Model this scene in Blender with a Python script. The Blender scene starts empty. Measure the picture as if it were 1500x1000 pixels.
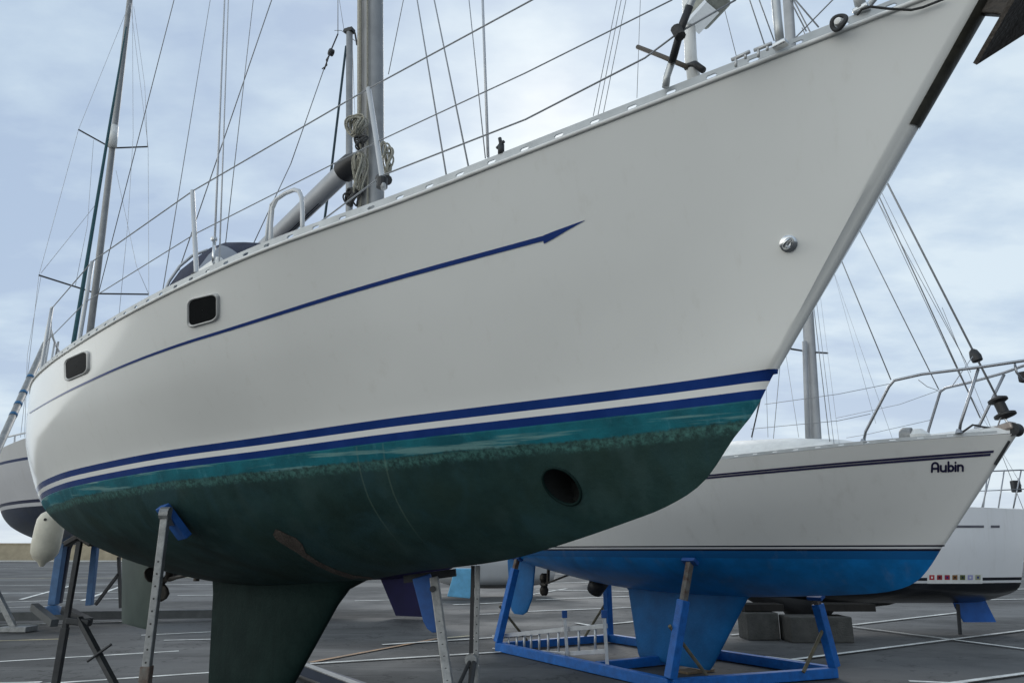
import bpy, bmesh, math, random
from mathutils import Vector, Matrix
from mathutils.bvhtree import BVHTree
random.seed(7)
R = math.radians
scene = bpy.context.scene
COL = scene.collection

# ------------------------------------------------------------------ camera
F, EYE, TH = 1083.0, 1.6, R(15.7)
cd = bpy.data.cameras.new('camera'); cam = bpy.data.objects.new('camera', cd); COL.objects.link(cam)
cam.location = (0, 0, EYE); cam.rotation_euler = (R(90) + TH, 0, 0)
cd.sensor_width = 36; cd.lens = 36 * F / 1500; cd.clip_start = 0.05; cd.clip_end = 6000
scene.camera = cam

# ------------------------------------------------------------------ sky, sun, exposure
SUN_EL, SUN_AZ = R(33), R(3)           # behind the main hull, slightly right of straight ahead
w = bpy.data.worlds.new('World'); scene.world = w; w.use_nodes = True
nt = w.node_tree; N = nt.nodes; K = nt.links; N.clear()
def nd(t, **kw):
    n = N.new(t)
    for k, v in kw.items(): setattr(n, k, v)
    return n
def vmath(op, a, b=None):
    n = nd('ShaderNodeVectorMath', operation=op)
    for i, x in enumerate((a, b)):
        if x is None: continue
        if hasattr(x, 'is_output'): K.new(x, n.inputs[i])
        else: n.inputs[i].default_value = x
    return n
def smath(op, a, b=None, clamp=False):
    n = nd('ShaderNodeMath', operation=op); n.use_clamp = clamp
    for i, x in enumerate((a, b)):
        if x is None: continue
        if hasattr(x, 'is_output'): K.new(x, n.inputs[i])
        else: n.inputs[i].default_value = x
    return n.outputs[0]
def mixc(f, a, b):
    n = nd('ShaderNodeMix', data_type='RGBA')
    for i, x in ((0, f), (6, a), (7, b)):
        if hasattr(x, 'is_output'): K.new(x, n.inputs[i])
        else: n.inputs[i].default_value = x
    return n.outputs[2]
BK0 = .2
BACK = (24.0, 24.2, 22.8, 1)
sky = nd('ShaderNodeTexSky', sky_type='NISHITA'); sky.sun_disc = False
sky.sun_elevation = SUN_EL; sky.sun_rotation = SUN_AZ; sky.air_density = 1.0; sky.dust_density = 1.5
tc = nd('ShaderNodeTexCoord')
sx = nd('ShaderNodeSeparateXYZ'); K.new(tc.outputs['Generated'], sx.inputs[0])
zz = smath('ADD', smath('MAXIMUM', sx.outputs[2], 0.0), 0.22)
cx = nd('ShaderNodeCombineXYZ'); K.new(smath('DIVIDE', sx.outputs[0], zz), cx.inputs[0]); K.new(smath('DIVIDE', sx.outputs[1], zz), cx.inputs[1])
n1 = nd('ShaderNodeTexNoise'); n1.inputs['Scale'].default_value = 1.15; n1.inputs['Detail'].default_value = 5; n1.inputs['Roughness'].default_value = .5; n1.inputs['Distortion'].default_value = .35
K.new(vmath('ADD', cx.outputs[0], (3.1, 1.7, 0)).outputs[0], n1.inputs['Vector'])
n2 = nd('ShaderNodeTexNoise'); n2.inputs['Scale'].default_value = 3.4; n2.inputs['Detail'].default_value = 6; n2.inputs['Roughness'].default_value = .55
K.new(vmath('MULTIPLY', cx.outputs[0], (1, 1.5, 1)).outputs[0], n2.inputs['Vector'])
cl = smath('ADD', smath('MULTIPLY', n1.outputs['Fac'], .58), smath('MULTIPLY', n2.outputs['Fac'], .42))
rp = nd('ShaderNodeValToRGB'); e = rp.color_ramp.elements
e[0].position = .41; e[0].color = (4.5, 5.7, 7.5, 1); e[1].position = .58; e[1].color = (7.2, 8.4, 9.3, 1)
m_ = e.new(.5); m_.color = (5.7, 7.0, 8.4, 1)
K.new(cl, rp.inputs[0])
sd = Vector((math.sin(SUN_AZ) * math.cos(SUN_EL), math.cos(SUN_AZ) * math.cos(SUN_EL), math.sin(SUN_EL)))
dt = vmath('DOT_PRODUCT', tc.outputs['Generated'], tuple(sd)).outputs['Value']
gl = smath('POWER', smath('MAXIMUM', dt, 0.0), 700.0)
col = mixc(smath('MULTIPLY', gl, .35), rp.outputs[0], (10.0, 10.3, 10.4, 1))
hz = smath('POWER', smath('SUBTRACT', 1.0, smath('MAXIMUM', sx.outputs[2], 0.0)), 7.0)
col = mixc(smath('MULTIPLY', hz, .6), col, (7.6, 8.4, 9.2, 1))
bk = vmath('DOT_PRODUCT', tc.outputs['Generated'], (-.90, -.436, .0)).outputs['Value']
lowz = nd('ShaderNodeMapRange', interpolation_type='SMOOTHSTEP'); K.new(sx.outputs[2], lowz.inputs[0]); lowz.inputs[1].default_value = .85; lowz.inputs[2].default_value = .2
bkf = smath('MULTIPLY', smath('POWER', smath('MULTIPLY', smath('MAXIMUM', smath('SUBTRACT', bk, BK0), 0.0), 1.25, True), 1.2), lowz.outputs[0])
dk = vmath('DOT_PRODUCT', tc.outputs['Generated'], (.98, -.2, .0)).outputs['Value']
col = mixc(smath('MULTIPLY', smath('MAXIMUM', smath('SUBTRACT', dk, .5), 0.0), 1.8, True), col, (1.6, 1.9, 2.3, 1))   # added dark sky, out of view to the right, dims the bow
col = mixc(bkf, col, BACK)        # added bright sky lobe, unseen behind left, lights the hulls
col = mixc(.08, col, sky.outputs[0])
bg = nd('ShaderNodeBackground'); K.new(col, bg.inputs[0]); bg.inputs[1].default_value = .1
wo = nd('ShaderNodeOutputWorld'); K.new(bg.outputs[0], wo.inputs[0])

sl = bpy.data.lights.new('sun', 'SUN'); sl.energy = .7; sl.angle = R(16); sl.color = (1, .96, .9)
so = bpy.data.objects.new('sun', sl); COL.objects.link(so)
so.rotation_euler = (-sd).to_track_quat('-Z', 'Y').to_euler(); so.location = (0, 0, 40)
vs = scene.view_settings; vs.view_transform = 'Standard'; vs.look = 'None'; vs.exposure = 0; vs.gamma = 1
scene.render.engine = 'CYCLES'

# ------------------------------------------------------------------ pixel helpers (photo pixels, 1500 x 1000)
def ray(x, y):
    a = (x - 750) / F; b = (500 - y) / F
    return Vector((a, math.cos(TH) - b * math.sin(TH), math.sin(TH) + b * math.cos(TH)))
EO = Vector((0, 0, EYE))
def atz(x, y, z=0.0):
    r = ray(x, y); return EO + r * ((z - EYE) / r.z)
def aty(x, y, Y):
    r = ray(x, y); return EO + r * (Y / r.y)
class Frame:                                # s aft, b to starboard, z up
    def __init__(s, ox, oy, phi):
        s.o = Vector((ox, oy, 0)); s.a = Vector((-math.sin(phi), math.cos(phi), 0)); s.n = Vector((-math.cos(phi), -math.sin(phi), 0))
        s.rz = math.atan2(s.a.y, s.a.x)
    def loc(s, p): q = p - s.o; return Vector((q.dot(s.a), q.dot(s.n), p.z))
    def wld(s, l): return s.o + s.a * l[0] + s.n * l[1] + Vector((0, 0, l[2]))
    def px(s, x, y, b=0.0):                 # pixel onto the fore-and-aft plane at b
        r = ray(x, y); t = (s.o + s.n * b - EO).dot(s.n) / r.dot(s.n); return s.loc(EO + r * t)

# ------------------------------------------------------------------ materials
MATS = {}
def mat(name, c, rough=.5, metal=0.0, var=.12, scale=6.0, bump=0.0, bscale=60.0, coat=0.0, c2=None, detail=5, thr=None):
    if name in MATS: return MATS[name]
    m = bpy.data.materials.new(name); m.use_nodes = True; t = m.node_tree; p = t.nodes['Principled BSDF']
    p.inputs['Roughness'].default_value = rough; p.inputs['Metallic'].default_value = metal
    p.inputs['Coat Weight'].default_value = coat; p.inputs['Coat Roughness'].default_value = .1
    co = t.nodes.new('ShaderNodeTexCoord'); no = t.nodes.new('ShaderNodeTexNoise')
    no.inputs['Scale'].default_value = scale; no.inputs['Detail'].default_value = detail; no.inputs['Roughness'].default_value = .6
    t.links.new(co.outputs['Object'], no.inputs['Vector'])
    r = t.nodes.new('ShaderNodeValToRGB'); a, b = thr or (.3, .7)
    r.color_ramp.elements[0].position = a; r.color_ramp.elements[1].position = b
    lo = c2 or tuple(x * (1 - var) for x in c); hi = c if c2 else tuple(min(1, x * (1 + var)) for x in c)
    r.color_ramp.elements[0].color = (*lo, 1); r.color_ramp.elements[1].color = (*hi, 1)
    t.links.new(no.outputs['Fac'], r.inputs[0]); t.links.new(r.outputs[0], p.inputs['Base Color'])
    if bump:
        n2 = t.nodes.new('ShaderNodeTexNoise'); n2.inputs['Scale'].default_value = bscale; n2.inputs['Detail'].default_value = 6
        t.links.new(co.outputs['Object'], n2.inputs['Vector'])
        bp = t.nodes.new('ShaderNodeBump'); bp.inputs['Strength'].default_value = bump; bp.inputs['Distance'].default_value = .02
        t.links.new(n2.outputs['Fac'], bp.inputs['Height']); t.links.new(bp.outputs[0], p.inputs['Normal'])
    MATS[name] = m; return m

class NT:                                    # tiny node-building helper for the layered hull paints
    def __init__(s, name, rough):
        s.m = bpy.data.materials.new(name); s.m.use_nodes = True; s.t = s.m.node_tree
        s.p = s.t.nodes['Principled BSDF']; s.p.inputs['Roughness'].default_value = rough
        s.co = s.t.nodes.new('ShaderNodeTexCoord').outputs['Object']
        x = s.t.nodes.new('ShaderNodeSeparateXYZ'); s.t.links.new(s.co, x.inputs[0]); s.x, s.y, s.z = x.outputs
    def set(s, sock, v):
        if hasattr(v, 'is_output'): s.t.links.new(v, sock)
        else: sock.default_value = v
    def math(s, op, a, b=0.0, clamp=False):
        n = s.t.nodes.new('ShaderNodeMath'); n.operation = op; n.use_clamp = clamp; s.set(n.inputs[0], a); s.set(n.inputs[1], b); return n.outputs[0]
    def noise(s, scale, detail=5, rough=.6, stretch=None, dist=0.0):
        v = s.co
        if stretch:
            k = s.t.nodes.new('ShaderNodeVectorMath'); k.operation = 'MULTIPLY'; s.t.links.new(v, k.inputs[0]); k.inputs[1].default_value = stretch; v = k.outputs[0]
        n = s.t.nodes.new('ShaderNodeTexNoise'); s.t.links.new(v, n.inputs['Vector']); n.inputs['Scale'].default_value = scale
        n.inputs['Detail'].default_value = detail; n.inputs['Roughness'].default_value = rough; n.inputs['Distortion'].default_value = dist; return n.outputs['Fac']
    def step(s, v, a, b):                    # smooth 0..1 between a and b
        n = s.t.nodes.new('ShaderNodeMapRange'); n.interpolation_type = 'SMOOTHSTEP'; s.set(n.inputs[0], v); n.inputs[1].default_value = a; n.inputs[2].default_value = b; return n.outputs[0]
    def mix(s, f, a, b):
        n = s.t.nodes.new('ShaderNodeMix'); n.data_type = 'RGBA'
        for i, v in ((0, f), (6, a), (7, b)):
            if isinstance(v, tuple): v = (*v, 1)
            s.set(n.inputs[i], v)
        return n.outputs[2]
    def bump(s, h, strength, dist=.01):
        b = s.t.nodes.new('ShaderNodeBump'); b.inputs['Strength'].default_value = strength; b.inputs['Distance'].default_value = dist
        s.t.links.new(h, b.inputs['Height']); s.t.links.new(b.outputs[0], s.p.inputs['Normal'])

WHITE = (.74, .735, .71)
def hull_paint_main():
    q = NT('grey_white_gelcoat_and_green_antifouling', .16)
    big = q.noise(.7, 3); fine = q.noise(5, 6)
    q.z = q.math('ADD', q.z, q.math('MULTIPLY', q.x, .03055))
    white = q.mix(q.step(big, .3, .7), (.76, .76, .735), (.81, .81, .785))
    streak = q.noise(1.0, 6, .6, (16, 16, .5))
    white = q.mix(q.math('MULTIPLY', q.step(streak, .56, .82), .2), white, (.55, .52, .45))
    blue = q.mix(q.step(fine, .3, .7), (.008, .032, .16), (.013, .044, .20))
    col = q.mix(q.step(q.z, 2.349, 2.3505), blue, white)
    col = q.mix(q.step(q.z, 2.3045, 2.306), q.mix(.15, white, (.9, .9, .9)), col)
    col = q.mix(q.step(q.z, 2.2725, 2.274), blue, col)
    # antifouling below 2.232
    f2 = q.noise(3.2, 6, .65); f3 = q.noise(34, 6, .7); vert = q.noise(1.0, 6, .65, (14, 14, 1.2))
    smear = q.noise(1.0, 5, .6, (1.1, 1.1, 22))
    teal = q.mix(q.step(f2, .35, .65), (.005, .085, .11), (.009, .15, .19))
    teal = q.mix(q.math('MULTIPLY', q.step(smear, .52, .62), .75), teal, (.16, .30, .29))
    teal = q.mix(q.math('MULTIPLY', q.step(vert, .56, .72), .5), teal, (.06, .23, .28))
    dark = q.mix(q.step(f2, .3, .72), (.011, .033, .032), (.022, .056, .053))
    dark = q.mix(q.math('MULTIPLY', q.step(vert, .5, .75), .5), dark, (.018, .055, .065))
    dark = q.mix(q.math('MULTIPLY', q.step(q.noise(1.3, 4), .5, .7), .5), dark, (.018, .036, .026))
    wipe = q.noise(1.0, 4, .55, (1.6, 1.6, .9), 1.5); roll = q.noise(1.0, 3, .5, (5, 5, .7))
    dark = q.mix(q.math('MULTIPLY', q.step(wipe, .48, .66), .75), dark, (.022, .060, .068))
    dark = q.mix(q.math('MULTIPLY', q.step(roll, .52, .7), .5), dark, (.034, .068, .066))
    dark = q.mix(q.math('MULTIPLY', q.step(q.noise(.9, 4, .6, None, .8), .55, .68), .6), dark, (.010, .018, .014))
    zj = q.math('ADD', q.z, q.math('MULTIPLY', q.math('SUBTRACT', f3, .5), .035))
    zj = q.math('ADD', zj, q.math('MULTIPLY', q.math('SUBTRACT', q.noise(1.2, 3), .5), .05))
    band = q.math('MULTIPLY', q.step(zj, 2.085, 2.125), q.math('SUBTRACT', 1.0, q.step(zj, 2.135, 2.165)))
    spk = q.math('MULTIPLY', band, q.step(q.math('ADD', f3, q.math('MULTIPLY', q.noise(70, 3), .3)), .48, .85))
    dark = q.mix(q.math('MULTIPLY', spk, .85), dark, (.07, .19, .17))
    af = q.mix(q.step(zj, 2.142, 2.158), dark, teal)
    zk = q.math('ADD', q.z, q.math('MULTIPLY', q.math('SUBTRACT', f2, .5), .012))
    col = q.mix(q.step(zk, 2.231, 2.235), af, col)
    # two old lines dripping down the bow quarter
    for off in (1.98, 2.16):
        xx = q.math('ABSOLUTE', q.math('SUBTRACT', q.math('SUBTRACT', q.x, off), q.math('MULTIPLY', q.math('SUBTRACT', 2.2, q.z), .32)))
        ln = q.math('MULTIPLY', q.math('SUBTRACT', 1.0, q.step(xx, .003, .008)), q.math('SUBTRACT', 1.0, q.step(q.z, 2.22, 2.235)))
        ln = q.math('MULTIPLY', ln, q.step(q.z, 1.6, 1.9))
        col = q.mix(q.math('MULTIPLY', ln, .16), col, (.2, .28, .22))
    q.t.links.new(col, q.p.inputs['Base Color'])
    isaf = q.step(q.z, 2.225, 2.235)
    q.p.inputs['Specular IOR Level'].default_value = .22
    q.t.links.new(q.math('ADD', .62, q.math('MULTIPLY', isaf, -.47)), q.p.inputs['Roughness'])
    q.bump(q.math('ADD', q.math('MULTIPLY', f3, q.math('SUBTRACT', 1.0, isaf)), q.math('MULTIPLY', q.noise(1.1, 2, .4), .6)), .35, .01)
    return q.m
def hull_paint(name, stops, base, rough=.3, af=None):
    """stops: (z, colour) from the keel upwards, colour holds from that z up."""
    q = NT(name, rough); f2 = q.noise(2.6, 6, .65)
    col = q.mix(q.step(f2, .3, .7), tuple(c * .75 for c in base), tuple(min(1, c * 1.2) for c in base))
    if af: col = q.mix(q.math('MULTIPLY', q.step(q.noise(1.4, 5, .6), .5, .68), .5), col, af)
    for z, c in stops:
        cc = q.mix(q.step(q.noise(.8, 4), .3, .7), tuple(x * .96 for x in c), c)
        col = q.mix(q.step(q.z, z - .001, z + .001), col, cc)
    grime = q.step(q.noise(1.0, 6, .65, (6, 6, .7)), .52, .8)
    col = q.mix(q.math('MULTIPLY', grime, .16), col, (.34, .31, .24))
    q.t.links.new(col, q.p.inputs['Base Color'])
    return q.m

M_HULL = hull_paint_main()
M_AF = None
def antifoul_dark():
    q = NT('shade_dark_antifouling', .65)  # keel copy of the antifouling, shade put into its darker colour
    f2 = q.noise(3.2, 6, .65); f3 = q.noise(24, 6, .7)
    c = q.mix(q.step(f2, .3, .7), (.006, .016, .015), (.011, .025, .023))
    c = q.mix(q.math('MULTIPLY', q.step(q.noise(1.0, 5, .6, (7, 7, 1)), .5, .75), .5), c, (.007, .015, .014))
    q.t.links.new(c, q.p.inputs['Base Color']); q.bump(f3, .35, .01); q.p.inputs['Specular IOR Level'].default_value = .06; return q.m
M_AF = antifoul_dark()
def rudder_paint():
    q = NT('grey_green_rudder_antifouling', .65)
    c = q.mix(q.step(q.noise(3, 6), .3, .7), (.030, .050, .045), (.048, .072, .064))
    q.t.links.new(c, q.p.inputs['Base Color']); return q.m
M_RUD = rudder_paint()
M_DECK = mat('deck_gelcoat', (.72, .72, .70), .5)
M_ALU = mat('anodised_aluminium', (.52, .54, .56), .42, .75, .12, 9)
M_TOE = mat('dull_toe_rail_aluminium', (.44, .46, .47), .5, .35, .14, 7)
M_ALUD = mat('weathered_mast_aluminium', (.26, .265, .27), .5, .35, .14, 5)
M_ALUM = mat('pale_mast_aluminium', (.36, .37, .385), .5, .25, .12, 5)
M_STEEL = mat('stainless_steel', (.62, .63, .64), .22, 1.0, .08)
M_WIRE = mat('wire_rope', (.27, .28, .295), .5, .35, .1, 40)
M_WIREL = mat('pale_wire_rope', (.45, .46, .48), .45, .5, .1, 40)
M_WHITEP = mat('white_plastic', (.75, .75, .73), .4)
M_BLACK = mat('black_plastic', (.018, .018, .02), .5)
M_NAVY = mat('navy_canvas', (.012, .018, .045), .85, 0, .25, 14, .3, 120)
M_CLEAR = mat('spray_hood_window', (.10, .115, .15), .3, 0, .2, 5)
M_GLASS = mat('dark_acrylic', (.012, .013, .014), .5)
M_GLASS.node_tree.nodes['Principled BSDF'].inputs['Specular IOR Level'].default_value = .02
M_ROPE = mat('weathered_rope', (.34, .325, .27), .9, 0, .3, 60, .5, 200)
M_ROPEP = mat('pale_rope', (.50, .48, .42), .85, 0, .2, 60)
M_ROPED = mat('dark_rope', (.05, .05, .05), .9, 0, .3, 60)
M_BLUE = mat('cradle_blue_paint', (.008, .16, .56), .5, 0, .22, 9, .25, 60, c2=(.006, .10, .36))
M_BLUEP = mat('blue_pad', (.008, .075, .28), .6, 0, .2, 12)
M_GALV = mat('galvanised_steel', (.27, .275, .275), .5, .4, .25, 18, .15, 60)
M_RUST = mat('rusty_steel', (.20, .19, .17), .8, .1, .3, 7, .4, 50, c2=(.10, .048, .028), thr=(.38, .62))
M_DARKST = mat('dark_steel', (.04, .042, .045), .6, .3, .3, 12)
M_CONC = mat('concrete', (.075, .073, .066), .9, 0, .3, 5, .6, 30)  # tone lowered so the colour carries the shade on the blocks
M_COVE = mat('blue_vinyl', (.010, .038, .19), .3, 0, .1)
M_BROWN = mat('bare_patch', (.065, .052, .044), .8, 0, .35, 14, .4, 60)
M_STEMP = mat('tarnished_stem_plate', (.085, .08, .062), .45, .5, .35, 14, .15, 40, c2=(.035, .034, .03))
M_ANCH = mat('rusty_anchor_steel', (.05, .042, .036), .5, .4, .4, 9, .3, 60)
M_BRONZE = mat('dark_bronze', (.05, .045, .04), .5, .6, .3, 10)
M_FEND = mat('fender_vinyl', (.62, .59, .49), .45, 0, .12, 8)

# ------------------------------------------------------------------ object helpers
def tag(o, label=None, cat=None, group=None, kind=None):
    for k, v in (('label', label), ('category', cat), ('group', group), ('kind', kind)):
        if v: o[k] = v
    return o
def empty(name, label, cat, loc=(0, 0, 0), rz=0.0, group=None):
    o = bpy.data.objects.new(name, None); COL.objects.link(o); o.location = loc; o.rotation_euler = (0, 0, rz); o.empty_display_size = .2
    return tag(o, label, cat, group)
def boat(name, fr, label, group=None):
    return empty(name, label, 'sailing boat', fr.o, fr.rz, group)
class MB:
    def __init__(s): s.bm = bmesh.new()
    def face(s, pts, mi=0):
        f = s.bm.faces.new([s.bm.verts.new(Vector(p)) for p in pts]); f.material_index = mi; return s
    def box(s, c, size, rot=None, mi=0):
        m = Matrix.Translation(Vector(c)) @ ((rot or Matrix()).to_4x4()) @ Matrix.Diagonal((*[x / 2 for x in size], 1))
        v = [s.bm.verts.new(m @ Vector((x, y, z))) for x in (-1, 1) for y in (-1, 1) for z in (-1, 1)]
        for i in ((0, 1, 3, 2), (4, 6, 7, 5), (0, 4, 5, 1), (2, 3, 7, 6), (0, 2, 6, 4), (1, 5, 7, 3)):
            s.bm.faces.new([v[k] for k in i]).material_index = mi
        return s
    def tube(s, pts, r, n=8, cap=True, flat=1.0, side=None, closed=False):
        pts = [Vector(p) for p in pts]; rs = r if isinstance(r, (list, tuple)) else [r] * len(pts); rings = []; up = None
        for i, p in enumerate(pts):
            a = pts[i - 1] if (i or closed) else p; b = pts[(i + 1) % len(pts)] if (i < len(pts) - 1 or closed) else p
            d = (b - a).normalized()
            if up is None:
                up = Vector(side) if side else (Vector((0, 0, 1)) if abs(d.z) < .9 else Vector((1, 0, 0)))
            u = (up - d * up.dot(d)).normalized(); v = d.cross(u); up = u
            rings.append([s.bm.verts.new(p + (u * math.cos(2 * math.pi * k / n) + v * flat * math.sin(2 * math.pi * k / n)) * rs[i]) for k in range(n)])
        m = len(rings)
        for i in range(m if closed else m - 1):
            A, Bq = rings[i], rings[(i + 1) % m]
            for k in range(n): s.bm.faces.new((A[k], A[(k + 1) % n], Bq[(k + 1) % n], Bq[k]))
        if cap and not closed:
            s.bm.faces.new(rings[0][::-1]); s.bm.faces.new(rings[-1])
        return s
    def bar(s, a, b, wd, ht, up=(0, 0, 1)):          # rectangular bar between two points
        a = Vector(a); b = Vector(b); d = (b - a); L = d.length; d.normalize(); u = Vector(up)
        if abs(d.dot(u)) > .95: u = Vector((1, 0, 0))
        y = u.cross(d).normalized(); z = d.cross(y)
        return s.box((a + b) / 2, (L, wd, ht), Matrix((d, y, z)).transposed())
    def lathe(s, prof, base=(0, 0, 0), axis=(0, 0, 1), n=20):   # prof: (r, h)
        ax = Vector(axis).normalized(); u = ax.orthogonal().normalized(); v = ax.cross(u); base = Vector(base); rings = []
        for r, h in prof:
            rings.append([s.bm.verts.new(base + ax * h + (u * math.cos(2 * math.pi * k / n) + v * math.sin(2 * math.pi * k / n)) * max(r, 1e-4)) for k in range(n)])
        for A, Bq in zip(rings, rings[1:]):
            for k in range(n): s.bm.faces.new((A[k], A[(k + 1) % n], Bq[(k + 1) % n], Bq[k]))
        s.bm.faces.new(rings[0][::-1]); s.bm.faces.new(rings[-1]); return s
    def grid(s, rows, mi=0):
        vs_ = [[s.bm.verts.new(Vector(p)) for p in r] for r in rows]
        for a, b in zip(vs_, vs_[1:]):
            for k in range(len(a) - 1):
                s.bm.faces.new((a[k], a[k + 1], b[k + 1], b[k])).material_index = mi
        return s
    def build(s, name, mats, parent=None, smooth=False, bevel=0.0, weld=0.0, solid=0.0, fixn=True):
        bm = s.bm
        if weld: bmesh.ops.remove_doubles(bm, verts=bm.verts, dist=weld)
        if fixn: bmesh.ops.recalc_face_normals(bm, faces=bm.faces)
        me = bpy.data.meshes.new(name); bm.to_mesh(me); bm.free()
        o = bpy.data.objects.new(name, me); COL.objects.link(o)
        for m in (mats if isinstance(mats, (list, tuple)) else [mats]): me.materials.append(m)
        if smooth:
            for f in me.polygons: f.use_smooth = True
            if smooth != 'all': me.set_sharp_from_angle(angle=R(40))
        if solid:
            k = o.modifiers.new('solid', 'SOLIDIFY'); k.thickness = solid; k.offset = 0
        if bevel:
            k = o.modifiers.new('bevel', 'BEVEL'); k.width = bevel; k.segments = 2; k.limit_method = 'ANGLE'
        if parent: o.parent = parent
        return o
def wire(name, pts, r, m, parent, n=6): return MB().tube(pts, r, n).build(name, m, parent, smooth='all')

def hermite(S, V, x):
    if x <= S[0]: return V[0] + (V[1] - V[0]) / (S[1] - S[0]) * (x - S[0])
    if x >= S[-1]: return V[-1] + (V[-1] - V[-2]) / (S[-1] - S[-2]) * (x - S[-1])
    i = max(k for k in range(len(S) - 1) if S[k] <= x)
    def sl(k):
        if k == 0: return (V[1] - V[0]) / (S[1] - S[0])
        if k == len(S) - 1: return (V[-1] - V[-2]) / (S[-1] - S[-2])
        return (V[k + 1] - V[k - 1]) / (S[k + 1] - S[k - 1])
    h = S[i + 1] - S[i]; t = (x - S[i]) / h
    return (2*t**3-3*t*t+1)*V[i] + (t**3-2*t*t+t)*h*sl(i) + (-2*t**3+3*t*t)*V[i+1] + (t**3-t*t)*h*sl(i+1)

class Hull:
    """sheer: lists S, B, Z; boot: S, B at height zb; keel profile: S, Z; all in boat coordinates."""
    def __init__(s, sheer, boot, zb, prof, send, r0=.06, r1=.03, bulge=(.0, .06), pq=((1.15, 1.0), (2.0, 1.45), (1.9, 1.3)), tr=.1, cols=84):
        s.sh, s.bt, s.zb, s.pr, s.send, s.bulge, s.pq, s.tr, s.r0, s.r1, s.cols = sheer, boot, zb, prof, send, bulge, pq, tr, r0, r1, cols
        s.s0 = sheer[0][0]; s.b0 = boot[0][0]
    def sheer(s, x): return Vector((x, hermite(s.sh[0], s.sh[1], x), hermite(s.sh[0], s.sh[2], x)))
    def column(s, t, nose=None):
        """half section from sheer to centreline for 0<=t<=1."""
        e = s.s0 + (s.send + s.tr - s.s0) * t ** 1.5
        f = s.b0 + (s.send - s.b0) * t ** 1.5
        a = s.sheer(e); bw = max(hermite(s.bt[0], s.bt[1], f), 0.0); zk = hermite(s.pr[0], s.pr[1], f)
        if nose is not None:
            g0 = math.atan2(s.sh[1][1] - s.sh[1][0], s.sh[0][1] - s.sh[0][0]); g1 = math.atan2(s.bt[1][1] - s.bt[1][0], s.bt[0][1] - s.bt[0][0])
            r0_ = s.sh[1][0] / math.cos(g0); r1_ = s.bt[1][0] / math.cos(g1); k_ = 1 - nose / (math.pi / 2)
            al0 = k_ * (math.pi / 2 - g0); al1 = k_ * (math.pi / 2 - g1)
            a.x = s.s0 + r0_ * math.sin(g0) - r0_ * math.cos(al0); a.y = r0_ * math.sin(al0)
            f = s.b0 + r1_ * math.sin(g1) - r1_ * math.cos(al1); bw = r1_ * math.sin(al1); zk = hermite(s.pr[0], s.pr[1], s.b0)
        zb = s.zb(f) if callable(s.zb) else s.zb
        zk = min(zk, zb - .0005)
        out = []; NT_, NB = 16, 22
        bl = s.bulge[0] + (s.bulge[1] - s.bulge[0]) * min(1, t * 1.4)
        if nose is not None: bl = 0
        for k in range(NT_):
            v = k / NT_; p = a.lerp(Vector((f, bw, zb)), v); p.y += bl * 4 * v * (1 - v) * (.6 + .8 * v) * (1 if nose is None else 0); out.append(p)
        u = min(1, max(0, (f - s.b0) / (s.send - s.b0)))
        if u < .45: w_ = u / .45; p0, p1 = s.pq[0], s.pq[1]
        else: w_ = (u - .45) / .55; p0, p1 = s.pq[1], s.pq[2]
        w_ = w_ * w_ * (3 - 2 * w_); pp = p0[0] + (p1[0] - p0[0]) * w_; qq = p0[1] + (p1[1] - p0[1]) * w_
        for k in range(NB + 1):
            tau = 1 - (1 - k / NB) ** 1.5
            out.append(Vector((f, bw * max(0, 1 - tau ** pp) ** (1 / qq), zb + (zk - zb) * tau)))
        if nose is None:
            for it in range(10):
                ys = [p.y for p in out]
                for k in range(NT_ - 6, NT_ + 8): out[k].y = ys[k] * .5 + (ys[k - 1] + ys[k + 1]) * .25
        return out
    def columns(s):
        c = [s.column(0, math.pi / 2 * (1 - k / 5)) for k in range(5)]
        return c + [s.column(k / s.cols) for k in range(s.cols + 1)]
    def build(s, name, m, parent):
        b = MB(); cs = s.columns(); s.cs = cs
        b.grid(cs); b.grid([[Vector((p.x, -p.y, p.z)) for p in c] for c in cs])
        last = cs[-1]; b.grid([[Vector((p.x, p.y * k / 6, p.z)) for p in last] for k in range(-6, 7)])
        top = [c[0] for c in cs]; b.grid([[Vector((p.x, p.y * k / 6, p.z)) for k in range(-6, 7)] for p in top])
        bmesh.ops.remove_doubles(b.bm, verts=b.bm.verts, dist=.0006)
        bmesh.ops.dissolve_degenerate(b.bm, edges=b.bm.edges, dist=.0004)
        bmesh.ops.recalc_face_normals(b.bm, faces=b.bm.faces)
        b.bm.verts.ensure_lookup_table(); b.bm.faces.ensure_lookup_table()
        s.bvh = BVHTree.FromBMesh(b.bm)
        return b.build(name, m, parent, smooth=True)
    def hit(s, fr, x, y):
        o = fr.loc(EO); r = ray(x, y); d = Vector((r.dot(fr.a), r.dot(fr.n), r.z)).normalized()
        p, n, i, dist = s.bvh.ray_cast(o, d)
        if p is None:
            best = None
            for k in range(40, 200):                # grazing ray: nearest point of the hull along it
                q = o + d * (k * .1); h = s.bvh.find_nearest(q)
                if best is None or h[3] < best[2]: best = (h[0], h[1], h[3])
            p, n = best[0], best[1]
        if n.dot(d) > 0: n = -n
        return p, n
    def deck(s, name, m, parent, camber=.06, drop=-.004):
        b = MB(); top = [c[0] for c in s.cs[5:]]
        b.grid([[Vector((p.x, p.y * .985 * k / 8, p.z - drop + camber * (1 - (k / 8) ** 2))) for k in range(-8, 9)] for p in top])
        return b.build(name, m, parent, smooth=True)
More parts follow.
